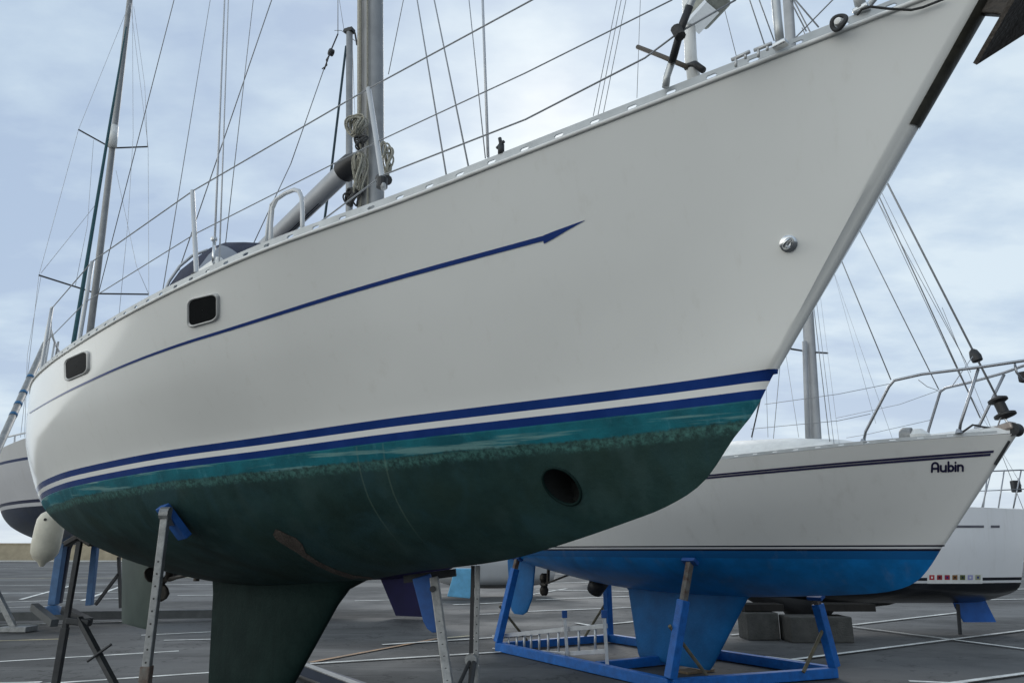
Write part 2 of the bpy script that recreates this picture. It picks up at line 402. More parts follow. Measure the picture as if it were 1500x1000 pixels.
    def toe_rail(s, name, m, parent, h=.07, pitch=.15, holes=True, side=1, s_from=None, s_to=None, base=.004):
        """perforated aluminium toe rail along one sheer."""
        pts = []; x = s.s0 + .05 if s_from is None else s_from; xe = s_to or s.send + s.tr - .1; step = pitch
        b = MB()
        while x < xe:
            A = s.sheer(x); Bq = s.sheer(x + step); A.y = max(A.y - .012, .01) * side; Bq.y = max(Bq.y - .012, .01) * side
            d = Bq - A; up = Vector((0, 0, 1))
            P = lambda u, v: A + d * u + up * (base + v * h)
            if holes:
                outer = [(0, 0), (.5, 0), (1, 0), (1, .5), (1, 1), (.5, 1), (0, 1), (0, .5)]
                inner = [(.41, .38), (.5, .38), (.59, .38), (.64, .53), (.59, .68), (.5, .68), (.41, .68), (.36, .53)]
                vo = [b.bm.verts.new(P(*q)) for q in outer]; vi = [b.bm.verts.new(P(*q)) for q in inner]
                for k in range(8): b.bm.faces.new((vo[k], vo[(k + 1) % 8], vi[(k + 1) % 8], vi[k]))
            else: b.face([P(0, 0), P(1, 0), P(1, 1), P(0, 1)])
            x += step
        o = b.build(name, m, parent, weld=.0005, solid=.008, fixn=True)
        return o

# ------------------------------------------------------------------ ground
def asphalt():
    q = NT('wet_asphalt', .5)
    big = q.noise(.22, 5, .6); mid = q.noise(1.3, 6, .65); fin = q.noise(90, 4, .7)
    c = q.mix(q.step(big, .35, .65), (.060, .060, .060), (.098, .098, .097))
    c = q.mix(q.math('MULTIPLY', q.step(mid, .45, .7), .5), c, (.12, .12, .117))
    c = q.mix(q.math('MULTIPLY', q.step(fin, .45, .8), .5), c, (.15, .15, .145))
    stain = q.step(q.noise(.45, 6, .7, (1, 2.2, 1), 1.2), .6, .72)
    c = q.mix(q.math('MULTIPLY', stain, .7), c, (.030, .030, .029))
    st2 = q.noise(1.0, 5, .65, (.25, 1.4, 1), .6)
    c = q.mix(q.math('MULTIPLY', q.step(st2, .5, .68), .6), c, (.15, .15, .147))
    c = q.mix(q.math('MULTIPLY', q.step(q.noise(1.0, 4, .6, (.18, .5, 1), .9), .54, .62), .55), c, (.045, .045, .046))
    c = q.mix(q.math('MULTIPLY', q.step(q.noise(5, 3, .6), .68, .74), .5), c, (.02, .02, .02))
    crk = q.math('SUBTRACT', 1.0, q.step(q.math('ABSOLUTE', q.math('SUBTRACT', q.noise(.35, 6, .6), .5)), .002, .006))
    c = q.mix(q.math('MULTIPLY', crk, .6), c, (.02, .02, .02))
    q.t.links.new(c, q.p.inputs['Base Color'])
    q.t.links.new(q.math('SUBTRACT', .85, q.math('MULTIPLY', q.step(big, .4, .6), .2)), q.p.inputs['Roughness']); q.p.inputs['Specular IOR Level'].default_value = .25
    q.bump(fin, .5, .006); return q.m
M_ASPH = asphalt()
g = MB(); g.face([(-900, -60, 0), (900, -60, 0), (900, 1500, 0), (-900, 1500, 0)])
tag(g.build('ground', M_ASPH), kind='structure')
def line_paint(name, c):
    q = NT(name, .7)
    wear = q.step(q.math('ADD', q.noise(2.0, 6, .7), q.math('MULTIPLY', q.noise(30, 4, .7), .35)), .55, .78)
    q.t.links.new(q.mix(q.math('MULTIPLY', wear, .45), c, (.12, .12, .115)), q.p.inputs['Base Color']); return q.m
M_LW = line_paint('worn_white_line_paint', (.82, .82, .78)); M_LY = line_paint('worn_yellow_line_paint', (.66, .58, .36)); M_LO = line_paint('faded_orange_line_paint', (.42, .24, .12))
lines = {'w': MB(), 'y': MB(), 'o': MB()}; lift = [0.004]
def gline(x0, y0, x1, y1, wd=.1, k='w'):
    a = atz(x0, y0); b = atz(x1, y1); d = (b - a).normalized(); s_ = Vector((-d.y, d.x, 0)) * wd / 2
    wd *= 1.25; lift[0] += .0006; up = Vector((0, 0, lift[0]))
    lines[k].face([a + s_ + up, b + s_ + up, b - s_ + up, a - s_ + up])
for L_ in [(-60, 940, 100, 935, .1, 'y'), (-60, 972, 262, 953, .1), (40, 1003, 420, 977, .1), (207, 930, 330, 924, .1), (-60, 847, 420, 845, .22, 'y'),
           (-60, 829, 420, 826.5, .35), (-60, 834, 130, 829, .25), (-60, 857, 420, 855, .2), (-60, 869, 180, 867, .2), (-40, 883, 180, 876, .16), (-60, 917, 230, 909, .12), (70, 905, 320, 893, .1),
           (260, 872, 420, 870, .16), (200, 902, 330, 899, .12), (240, 938, 330, 936, .08), (-60, 891, 90, 888, .12), (30, 878, 110, 856, .14), (120, 880, 200, 850, .14), (-60, 1003, 60, 1000, .1), (520, 880, 640, 877, .14), (700, 900, 730, 899, .12), (760, 874, 830, 862, .14), (930, 935, 1010, 927, .1),
           (454, 971, 640, 936, .09, 'o'), (454, 973, 760, 954, .09), (640, 936, 700, 931, .09, 'y'), (560, 945, 790, 930, .1), (664, 886, 760, 882, .16),
           (770, 896, 925, 890, .12), (844, 913, 867, 917, .11), (867, 917, 960, 908, .11), (785, 864, 960, 867, .2), (785, 879, 960, 872, .15), (740, 856, 960, 850, .25),
           (1071, 931, 1100, 928, .1), (1119, 963, 1178, 970, .1), (1150, 969, 1540, 919, .1), (1240, 917, 1421, 896, .1), (1242, 918, 1540, 957, .1),
           (1300, 1016, 1540, 983, .1), (1332, 1000, 1420, 1004, .1), (1445, 879, 1540, 877, .16), (1300, 868, 1540, 862, .25)]:
    gline(*L_)
for k, nm, mm in (('w', 'white_parking_lines', M_LW), ('y', 'yellow_parking_lines', M_LY), ('o', 'orange_ground_line', M_LO)):
    tag(lines[k].build(nm, mm), kind='structure')

# sea wall along the far edge of the yard
M_WALL = mat('sandstone_wall', (.40, .34, .24), .9, 0, .22, .6, .4, 3)
M_KERB = mat('pale_kerb', (.55, .55, .52), .8)
sw = empty('sea_wall', 'long low sandy sea wall across the far edge of the boat yard', 'wall', (0, 107, 0))
b = MB(); b.box((0, .3, 1.15), (900, .6, 2.3)); b.build('wall', M_WALL, sw)
b = MB(); b.box((0, .3, 2.38), (900, .8, .16)); b.build('coping', M_WALL, sw)
b = MB(); b.box((0, -1.4, .09), (900, .6, .18)); tag(b.build('pale_kerb', M_KERB), kind='structure').location = (0, 107, 0)

# ------------------------------------------------------------------ main yacht
FM = Frame(1.134, 3.129, R(42.5))
yacht = boat('sailing_yacht', FM, 'large foreground sailing yacht with pale topsides, blue waterline stripes and dark green underside')
SH_S = [-1.04, -.5, 0, .6, 1.3, 2.2, 3.3, 4.6, 5.5, 6.2, 7.0, 7.8, 8.5, 9.2]
SH_B = [.065, .305, .53, .787, 1.07, 1.43, 1.675, 1.785, 1.785, 1.735, 1.60, 1.42, 1.24, 1.05]
SH_Z = [3.69, 3.585, 3.492, 3.388, 3.278, 3.163, 3.07, 3.026, 3.03, 3.045, 3.075, 3.12, 3.17, 3.23]
sz = lambda s: hermite(SH_S, SH_Z, s)
TRIM = .03055                               # she is propped slightly bow-up
HM = Hull((SH_S, SH_B, SH_Z),
          ([0, .4, .8, 1.3, 1.9, 2.8, 3.8, 5.0, 5.6, 6.2, 6.8, 7.5, 8.2, 8.9], [.03, .15, .30, .50, .725, .995, 1.31, 1.525, 1.555, 1.53, 1.44, 1.27, 1.07, .85]), lambda x: 2.35 - TRIM * x,
          ([0, .105, .212, .382, .584, .833, 1.302, 1.736, 2.678, 3.5, 4.7, 5.97, 7.0, 8.0, 8.9], [2.33, 2.181, 2.081, 1.90, 1.80, 1.731, 1.622, 1.541, 1.452, 1.36, 1.30, 1.32, 1.46, 1.70, 2.0]),
          8.9, r0=.072, r1=.028, bulge=(.02, .07), tr=.3)
hull = HM.build('hull', M_HULL, yacht)
HM.deck('deck', M_DECK, yacht)
HIT = lambda x, y: HM.hit(FM, x, y)
for sd_ in (1, -1): HM.toe_rail('toe_rail', M_TOE, yacht, .056, .16, side=sd_, s_from=-.98)
# rub strip under the rail
for sd_ in (1, -1):
    pts = [HM.sheer(-1.02 + k * .13) for k in range(78)]
    MB().tube([Vector((p.x, (p.y + .003) * sd_, p.z + .003)) for p in pts], .010, 8).build('rub_strip', M_DECK, yacht, smooth='all')

L0 = FM.px
def foil(name, m, parent, rows, n=18, root=None):
    """rows: (s_fore, s_aft, z, thickness) from top to bottom."""
    b = MB(); g = []
    for sf, sa, z, th in rows:
        c = sa - sf; ring = []
        for sgn in (1, -1):
            for k in range(n + 1):
                u = k / n if sgn > 0 else 1 - k / n
                u2 = u * u if u < 1 else 1
                y = th * 2.6 * (.2969 * math.sqrt(u2) - .126 * u2 - .3516 * u2 ** 2 + .2843 * u2 ** 3 - .1015 * u2 ** 4) * 2
                ring.append(Vector((sf + c * u2, sgn * max(y, .004), z)))
        g.append(ring + [ring[0]])
    b.grid(g)
    b.bm.verts.ensure_lookup_table()
    bmesh.ops.remove_doubles(b.bm, verts=b.bm.verts, dist=.0004)
    ends = [e for e in b.bm.edges if e.is_boundary]
    bmesh.ops.holes_fill(b.bm, edges=ends, sides=0)
    return b.build(name, m, parent, smooth=True)
foil('keel', M_AF, yacht, [(2.9, 6.4, 1.50, .42), (3.2, 6.15, 1.40, .32), (3.45, 5.98, 1.32, .24), (3.6, 5.93, 1.2, .2), (4.175, 5.85, .61, .18), (4.5, 5.8, .28, .18), (4.56, 5.78, .24, .12)])
foil('rudder', M_RUD, yacht, [(7.7, 9.05, 1.85, .16), (7.65, 8.96, 1.45, .15), (7.52, 8.66, .79, .11), (7.56, 8.62, .75, .06)])
# propeller with shaft in front of the rudder
pc = L0(238, 850); 
pr = MB().lathe([(.0, -.07), (.035, -.05), (.045, 0), (.045, .09), (.03, .12), (0, .13)], pc, (1, 0, -.05)).build('propeller', M_BRONZE, yacht, smooth=True)
for k in range(3):
    a = k * 2.094 + .5; u = Vector((0, math.cos(a), math.sin(a))); v = Vector((.55, -.83 * math.sin(a), .83 * math.cos(a)))
    c0 = pc + Vector((.02, 0, 0)); rows = []
    for t, ww in ((.03, .03), (.08, .075), (.14, .095), (.19, .07), (.22, .02)):
        rows.append([c0 + u * t + v * x * ww for x in (-1, -.5, 0, .5, 1)])
    MB().grid(rows).build('blade', M_BRONZE, pr, smooth='all', solid=.012)
MB().tube([pc + Vector((-1.1, 0, .12)), pc], .022, 10).tube([pc + Vector((-.22, 0, .35)), pc + Vector((-.2, 0, .02))], [.06, .04], 10).build('propeller_shaft', M_BRONZE, yacht, smooth='all')
sf = L0(288, 846); MB().tube([sf + Vector((0, 0, .08)), sf - Vector((0, 0, .03))], .03, 10).build('skin_fitting', M_BRONZE, yacht)

# bow thruster tunnel: a hole through the forefoot
ct, _ = HIT(823, 712)
TR = .088
cut = MB().tube([(ct.x, -1.5, ct.z), (ct.x, 1.5, ct.z)], TR, 40).build('tunnel_cutter', M_BLACK, yacht)
mod = hull.modifiers.new('tunnel', 'BOOLEAN'); mod.object = cut; mod.operation = 'DIFFERENCE'; mod.solver = 'EXACT'
bpy.context.view_layer.update()
dg = bpy.context.evaluated_depsgraph_get()
me2 = bpy.data.meshes.new_from_object(hull.evaluated_get(dg))
hull.modifiers.clear(); hull.data = me2; bpy.data.objects.remove(cut)
me2.materials.clear(); me2.materials.append(M_HULL)
for f in me2.polygons: f.material_index = 0
M_TUN = mat('tunnel_shade_black', (.006, .009, .009), .9)  # near-black colour stands in for the shade inside the tunnel
b = MB(); 
for sd_ in (1, -1):
    yb = abs(ct.y)
    rows = []
    for dy in (.0, -.12, -yb + .01):
        ring = []
        for k in range(33):
            a = 2 * math.pi * k / 32
            p = Vector((ct.x + TR * .996 * math.cos(a), 0, ct.z + TR * .996 * math.sin(a)))
            h = HM.bvh.ray_cast(Vector((p.x, 2 * sd_, p.z)), Vector((0, -sd_, 0)))
            y = (abs(h[0].y) if h[0] else yb)
            p.y = sd_ * (y if dy == 0 else max(.0, yb + dy)); ring.append(p)
        rows.append(ring)
    b.grid(rows)
b.build('bow_thruster_tunnel', M_TUN, yacht, smooth='all')
im = MB().lathe([(.03, -.05), (.042, 0), (.03, .05)], (ct.x, .0, ct.z), (0, 1, 0), 16).bar((ct.x, 0, ct.z - TR * .95), (ct.x, 0, ct.z + TR * .95), .04, .04)
for k in range(6):
    a = k * R(60); u = Vector((math.cos(a), 0, math.sin(a))); v = Vector((-math.sin(a) * .9, .25, math.cos(a) * .9))
    im.face([Vector((ct.x, .03, ct.z)) + u * r_ * TR + v * w_ * TR for r_, w_ in ((.25, -.2), (.95, -.5), (.95, .5), (.25, .2))])
im.build('impeller', M_TUN, yacht)
ring = []
for k in range(40):
    a = 2 * math.pi * k / 40; h = HM.bvh.ray_cast(Vector((ct.x + TR * math.cos(a), 2, ct.z + TR * math.sin(a))), Vector((0, -1, 0)))[0]
    ring.append(h)
MB().tube(ring, .008, 8, closed=True).build('tunnel_rim', M_AF, yacht, smooth='all')

# decals lying on the hull
def ribbon(name, m, pix, parent, off=.003, both=True):
    """pix: list of (pixel upper, pixel lower)."""
    rows = []
    for (x0, y0), (x1, y1) in pix:
        p, n = HIT(x0, y0); q, n2 = HIT(x1, y1); r_ = []
        for k in range(5):
            m_ = p.lerp(q, k / 4); h = HM.bvh.find_nearest(m_); nn = h[1] if h[1].dot(n) > 0 else -h[1]
            r_.append(h[0] + nn * off)
        rows.append(r_)
    b = MB().grid(rows)
    if both: b.grid([[Vector((p.x, -p.y, p.z)) for p in r_] for r_ in rows])
    return b.build(name, m, parent, smooth='all')
cov = [(40, 607, 2), (70, 589, 2), (110, 568, 3), (185, 534, 3.4), (260, 506, 4), (330, 484, 4.6), (400, 462, 5.2), (480, 437, 5.8), (560, 413.5, 6.2), (640, 391, 6.8), (720, 369.5, 7), (796, 349, 7.6)]
def refine(c, n=6):
    X = [q[0] for q in c]; out = []
    for A, Bq in zip(c, c[1:]):
        for k in range(n):
            x = A[0] + (Bq[0] - A[0]) * k / n; out.append((x, hermite(X, [q[1] for q in c], x), hermite(X, [q[2] for q in c], x)))
    return out + [c[-1]]
rows = [((x, y - t / 2), (x, y + t / 2)) for x, y, t in refine(cov)]
rows += [((797, 344.5), (797, 357)), ((812, 338.5), (812, 349)), ((830, 332), (830, 338)), ((845, 326.5), (845, 329.5)), ((857, 322.5), (857, 323))]
ribbon('cove_stripe', M_COVE, rows, yacht)
# bare scraped patch along the keel root
ptc = [(402, 778, 8), (408, 783, 13), (418, 789, 14), (430, 795, 16), (440, 803, 13), (446, 812, 7), (466, 825, 6), (490, 836, 6), (515, 844, 6), (545, 848, 6)]
ribbon('scraped_patch', M_BROWN, [((x + t * .25, y - t / 2), (x - t * .25, y + t / 2)) for x, y, t in ptc], yacht, .003, False)

def portlight(quad):
    P = [HIT(*q)[0] for q in quad]; nrm = HIT(sum(q[0] for q in quad) / 4, sum(q[1] for q in quad) / 4)[1]
    def bil(u, v, off=0):
        h = HM.bvh.find_nearest(P[0].lerp(P[1], u).lerp(P[3].lerp(P[2], u), v)); n_ = h[1] if h[1].dot(nrm) > 0 else -h[1]
        return h[0] + n_ * off
    def rr(ins, rad=.2, n=7):
        out = []
        for cx_, cy_, a0 in ((1 - rad, rad, -90), (1 - rad, 1 - rad, 0), (rad, 1 - rad, 90), (rad, rad, 180)):
            for k in range(n):
                a = R(a0 + 90 * k / (n - 1)); out.append((.5 + (cx_ + rad * math.cos(a) - .5) * ins, .5 + (cy_ + rad * math.sin(a) - .5) * ins))
        return out
    rows = []
    for ins, off in ((1.0, -.004), (.99, .012), (.95, .017), (.91, .017), (.87, .011), (.84, .006)):
        l = [bil(u, v, off) for u, v in rr(ins)]; rows.append(l + [l[0]])
    fr = MB().grid(rows).build('portlight_frame', M_STEELW, yacht, smooth='all', weld=.0003)
    b = MB(); b.grid([[bil(.5 + (u - .5) * t, .5 + (v - .5) * t, .010) for u, v in rr(.855) + rr(.855)[:1]] for t in (1, .7, .4, .02)]); b.build('pane', M_GLASS, fr, smooth='all')
    return fr
M_STEELW = mat('pale_portlight_frame', (.50, .50, .49), .45, .1, .05)
portlight([(276, 438), (322, 427), (322, 468), (276, 481)])
portlight([(96, 527), (132, 511), (132, 545), (97, 560)])

# stem plate: dark worn strip wrapped round the top of the stem
b = MB(); rows = []
for k in range(15):
    v = 1 / 16 * 5.6 * k / 14
    r_ = []
    for nz in [R(a) for a in (90, 75, 60, 45, 32)]:
        c = HM.column(0, nz); i = v * 16; j = int(i); p = c[j].lerp(c[j + 1], i - j)
        r_.append(p + Vector((-math.sin(nz) * .8, math.cos(nz), -.3)).normalized() * .005)
    rows.append(r_)
b.grid(rows); b.grid([[Vector((p.x, -p.y, p.z)) for p in r_] for r_ in rows])
b.build('stem_plate', M_STEMP, yacht, smooth='all', weld=.0004)

# towing eye on the bow
p, n = HIT(1155, 357)
te = MB().lathe([(.036, 0), (.036, .006), (.028, .012), (.012, .016)], p, n, 20).build('towing_eye', M_STEEL, yacht, smooth=True)
u = n.orthogonal().normalized(); v = n.cross(u)
MB().tube([p + n * .012 + (u * math.cos(a) * .5 + v * math.sin(a)) * .022 + n * (.022 + .022 * math.cos(a)) for a in [R(k * 15) for k in range(24)]], .007, 8, closed=True).build('ring', M_STEEL, te, smooth='all')

# coachroof and cockpit coaming (mostly behind the rail)
def cabin(name, m, parent, secs):          # secs: (s, halfwidth, z0, z1)
    rows = []
    for s_, hw, z0, z1 in secs:
        r_ = []
        for k in range(-8, 9):
            u = k / 8; y = hw * u; z = z0 + (z1 - z0) * (1 - abs(u) ** 5) + .03 * (1 - u * u)
            r_.append((s_, y, z))
        rows.append(r_)
    return MB().grid(rows).build(name, m, parent, smooth=True)
cabin('coachroof', M_DECK, yacht, [(1.7, .3, 3.15, 3.22), (1.85, .45, 3.15, 3.28), (2.6, .62, 3.05, 3.36), (3.6, .8, 2.98, 3.40), (4.8, .9, 2.95, 3.42), (5.9, .9, 2.95, 3.42), (5.95, .9, 2.95, 3.1)])
MB().box((7.3, .85, 3.2), (2.4, .16, .3)).box((7.3, -.85, 3.2), (2.4, .16, .3)).build('cockpit_coaming', M_DECK, yacht, bevel=.04)

# mast (a slightly aft-raked tube with sail track and halyards)
L = FM.px
mb0 = L(543, 345, 0); mb0.z = 3.40
d = (L(545, 0, 0) - L(545, 300, 0)).normalized()
mbase = L(545, 300, 0); mbase = mbase + d * ((3.38 - mbase.z) / d.z); mtop = mbase + d * ((13.6 - mbase.z) / d.z)
def mast_tube(name, a, b, r, flat, m, parent, n=20, side=(1, 0, 0)): return MB().tube([a, b], r, n, flat=flat, side=side).build(name, m, parent, smooth=True)
mast = mast_tube('mast', mbase, mtop, .125, .74, M_ALUD, yacht)
fx = Vector((1, 0, 0))
MB().bar(mbase + Vector((.13, 0, .3)), mtop + Vector((.13, 0, 0)), .035, .03).build('sail_track', M_ALU, mast)
MB().tube([mbase + Vector((.0, .075, .5)), mtop + Vector((.0, .075, 0))], .012, 8).build('conduit', M_ALU, mast, smooth='all')
for k, (ds, db) in enumerate(((.09, .095), (.125, .072), (.055, .106), (-.07, .095), (.155, .03), (.02, .112))):
    wire('halyard', [mbase + Vector((ds * .9, db, .25)), mbase + d * 4 + Vector((ds * 1.05, db * 1.02, 0)), mtop + Vector((ds, db, 0))], .0085, M_ROPEP if k % 2 == 0 else M_ROPE, mast)
MB().lathe([(.07, 0), (.065, .02), (.045, .05), (.05, .12), (.06, .14), (.0, .145)], mbase + d * .55 + Vector((0, .07, 0)), (0, 1, 0)).build('winch', M_STEEL, mast, smooth=True)
MB().lathe([(.07, 0), (.065, .02), (.045, .05), (.05, .12), (.06, .14), (.0, .145)], mbase + d * .42 + Vector((.1, .03, 0)), (.8, .6, 0)).build('winch', M_BLACK, mast, smooth=True)
MB().box(mbase + Vector((0, 0, .02)), (.36, .3, .05)).build('mast_step', M_ALU, mast, bevel=.01)
# boom
bR = L(518, 238, 0); bL = L(410, 342, 0); bd = (bL - bR).normalized(); bend = bR + bd * 3.6
boom = MB().tube([bR + bd * .12, bend], .1, 20, flat=.8, side=(0, 0, 1)).build('boom', mat('pale_grey_boom', (.36, .37, .39), .45, .2, .08), yacht, smooth=True)
MB().tube([bR - bd * .1, bR + bd * .02, bR + bd * .16], [.05, .1, .108], 16, side=(0, 0, 1)).build('gooseneck', M_BLACK, boom, smooth=True)
MB().bar(bR + bd * .6 - Vector((0, 0, .085)), bend - Vector((0, 0, .085)), .03, .03).build('boom_track', M_BLACK, boom)

# second cream spar in front of the mast and fittings round the mast foot
spar = MB().tube([L(540, 130, .35), L(560, 262, .35)], .022, 12).build('stanchion', M_WHITEP, yacht, smooth='all')

# hoop rail beside the mast
def hoop(pix, b_, r=.0125, m=M_STEEL, name='mast_rail'):
    return MB().tube([L(x, y, b_) for x, y in pix], r, 10).build(name, m, yacht, smooth='all')
M_STEELP = mat('polished_pale_tube', (.50, .51, .52), .4, .3, .05)
hoop([(397, 372), (397, 330), (399, 305), (405, 292), (418, 283), (431, 278), (438, 280), (442, 290), (443, 312), (443, 352)], .85, .016, M_STEELP)
hoop([(388, 372), (392, 330), (397, 300), (403, 293)], .6, .013, M_STEELP)

# stanchions and guard wires on the starboard side
def rail_pt(s_, h): p = HM.sheer(s_); return Vector((p.x, p.y - .05, p.z + .06 + h))
st1 = [L(560, 262, 1.09), L(552, 208, 1.07), L(540, 130, 1.04)]
st2 = [L(288, 402, 1.5), L(285, 343, 1.49), L(282, 280, 1.47)]
def stanchion(pts, side=1):
    q = [Vector((p.x, p.y * side, p.z)) for p in pts]
    o = MB().tube([q[0] - (q[1] - q[0]) * .25, q[0], q[1], q[2]], .015, 10).build('stanchion', M_STEELP, yacht, smooth='all')
    MB().lathe([(.03, 0), (.03, .05), (.02, .06)], q[0] - Vector((0, 0, .05)), (0, 0, 1), 12).build('stanchion_foot', M_BLACK, o)
bpy.data.objects.remove(spar)
for sd_ in (1, -1): stanchion(st1, sd_); stanchion(st2, sd_)
for s_ in (4.6, 6.2):
    for sd_ in (1, -1): stanchion([rail_pt(s_, 0), rail_pt(s_, .33), rail_pt(s_, .66)], sd_)
top = [rail_pt(7.6, .68), rail_pt(6.2, .66), rail_pt(4.6, .66), st2[2], st1[2], L(780, 0, .86), L(1000, -130, .62)]
mid = [rail_pt(7.6, .34), rail_pt(6.2, .33), rail_pt(4.6, .33), st2[1], st1[1], L(770, 107, .86), L(985, 0, .62)]
low = [L(330, 396, 1.4), L(400, 362, 1.3), L(460, 332, 1.2), st1[0] + Vector((0, 0, .02)), L(770, 175, .86), L(945, 85, .66), L(993, 49, .6), L(1078, 0, .5)]
for nm, ps, rr_ in (('guard_wire', top, .0045), ('guard_wire', mid, .0035), ('guard_wire', low, .0045)):
    for sd_ in (1, -1): wire(nm, [Vector((p.x, p.y * sd_, p.z)) for p in ps], rr_, M_WIRE, yacht)
MB().tube([L(556, 262, 1.0), L(568, 264, 1.0)], .028, 10).build('black_clamp', M_BLACK, yacht)
# pulpit at the bow
pl = empty('pulpit', None, None); pl.parent = yacht
pul = MB()
def P2(x, y, b_, s=1): p = L(x, y, b_); return Vector((p.x, p.y * s, p.z))
for s_ in (1, -1):
    pul.tube([P2(975, 128, .58, s_), P2(977, 112, .58, s_), P2(985, 88, .585, s_), P2(999, 36, .59, s_), P2(1018, -10, .59, s_), P2(1040, -80, .58, s_), P2(1100, -125, .50, s_), P2(1300, -230, .28, s_), P2(1400, -265, .10, s_), ], .016, 12)
    pul.tube([P2(1143, 66, .40, s_), P2(1139, 30, .40, s_), P2(1135, -15, .4, s_), P2(1128, -140, .46, s_)], .018, 12)
    pul.tube([P2(1262, 14, .24, s_), P2(1256, -10, .24, s_), P2(1240, -200, .33, s_)], .022, 12)
bpy.data.objects.remove(pl)
pulpit = pul.build('pulpit', mat('pulpit_tube', (.50, .52, .53), .35, .5, .1), yacht, smooth='all')
MB().tube([L(984, 92, .60), L(999, 38, .605), L(1010, 10, .60)], .0172, 12).build('tape_wrap', M_BLACK, pulpit, smooth='all')
MB().tube([L(990, 42, .62), L(997, 54, .62)], .024, 10).build('knot', M_ROPED, pulpit)
for (x, y) in ((1143, 66), (1262, 14)):
    p = L(x, y, .40 if x < 1200 else .24); MB().box(p, (.06, .04, .02)).build('pulpit_foot', M_STEEL, pulpit, bevel=.005)
# post with cross bar and a boxy lamp on the foredeck
post = MB().tube([L(1018, 125, .45), L(1012, 85, .45), L(1005, -60, .45)], [.030, .027, .027], 14).build('foredeck_post', M_WHITEP, yacht, smooth='all')
MB().tube([L(934, 69, .40), L(970, 83, .43), L(1008, 99, .48)], .011, 10).build('cross_bar', mat('dark_wood', (.07, .055, .04), .6), post, smooth='all')
MB().tube([L(1004, 99, .47), L(1018, 94, .47), L(1030, 103, .48)], .015, 10).build('collar', M_BLACK, post, smooth='all')
p = L(1036, 8, .42)
MB().box(p, (.16, .13, .10), Matrix.Rotation(R(24), 3, 'Y')).build('lamp_box', mat('grey_green_housing', (.30, .31, .27), .5, 0, .25, 20), post, bevel=.018)
MB().box(p + Vector((.02, .02, -.062)), (.12, .10, .02), Matrix.Rotation(R(24), 3, 'Y')).build('bracket', M_STEEL, post)
# rope end and roller fitting on the rail near the bow
fp = L(1229, 33, .325)
fl = MB().tube([fp + Vector((.028 * math.cos(R(15 * k)), .006 * math.sin(R(30 * k)), .028 * math.sin(R(15 * k)))) for k in range(24)], .009, 10, closed=True).build('fairlead', M_DARKST, yacht, smooth='all')
MB().lathe([(.014, -.012), (.018, 0), (.014, .014), (.0, .02)], fp, (0, 1, .0)).build('roller', M_WHITEP, fl, smooth=True)
MB().tube([L(1256, 22, .31), L(1262, 14, .30), L(1275, 10, .29), L(1300, 13, .24), L(1335, 15, .19), L(1352, 11, .16), L(1385, -2, .13)], .005, 8).build('bow_line', M_ROPED, yacht, smooth='all')
for x0, y0, x1, y1, b_ in ((1072, 88, 1098, 76, .52), (1105, 74, 1130, 64, .46)):
    MB().tube([L(x0, y0, b_), L(x1, y1, b_)], .008, 8).tube([L(x0 + 6, y0 + 10, b_), L(x0 + 6, y0 - 3, b_)], .006, 8).tube([L(x1 - 6, y1 + 10, b_), L(x1 - 6, y1 + 3, b_)], .006, 8).build('deck_cleat', M_STEELP, yacht, smooth='all')
# small fitting on the rail amidships
p = L(734, 226, .86)
MB().tube([p, p + Vector((0, 0, .05))], .016, 10).tube([p + Vector((0, 0, .05)), p + Vector((.01, 0, .09))], .009, 8).tube([p + Vector((-.02, 0, .06)), p + Vector((.03, 0, .045))], .008, 8).build('rail_block', M_DARKST, yacht, smooth='all')

# spray hood
hood = MB(); rows = []
def arch(s_, hw, z0, z1, n=17):
    return [Vector((s_, hw * math.copysign(min(1, abs(math.cos(math.pi * k / (n - 1)))) ** .55, math.cos(math.pi * k / (n - 1))), z0 + (z1 - z0) * math.sin(math.pi * k / (n - 1)) ** .8)) for k in range(n)]
hz_ = [(3.85, .86, 3.30, 3.55), (4.05, .9, 3.30, 3.80), (4.35, .93, 3.28, 4.10), (4.7, .96, 3.26, 4.34), (5.05, .98, 3.25, 4.46), (5.5, .98, 3.25, 4.47), (5.55, .98, 3.25, 4.40)]
sh_ = hood.grid([arch(*h) for h in hz_]).build('spray_hood', M_NAVY, yacht, smooth=True)
def hood_at(x):
    return [hermite([h[0] for h in hz_], [h[i] for h in hz_], x) for i in (1, 2, 3)]
b = MB()
for xs2, k0, k1 in (((4.2, 4.3, 4.42, 4.54, 4.66, 4.78), 1, 6),):
    b.grid([[p + Vector((-.008, .012 if p.y > 0 else -.012, .010)) for p in arch(x, *hood_at(x))[k0:k1]] for x in xs2])
b.build('hood_window', M_CLEAR, sh_, smooth='all')
MB().tube(arch(5.52, .985, 3.25, 4.53), .014, 8).build('hood_hoop', M_STEELP, sh_, smooth='all')
MB().box(L(303, 399, 1.05) + Vector((0, 0, -.02)), (.5, .06, .16)).build('coaming_block', M_WHITEP, yacht, bevel=.02)

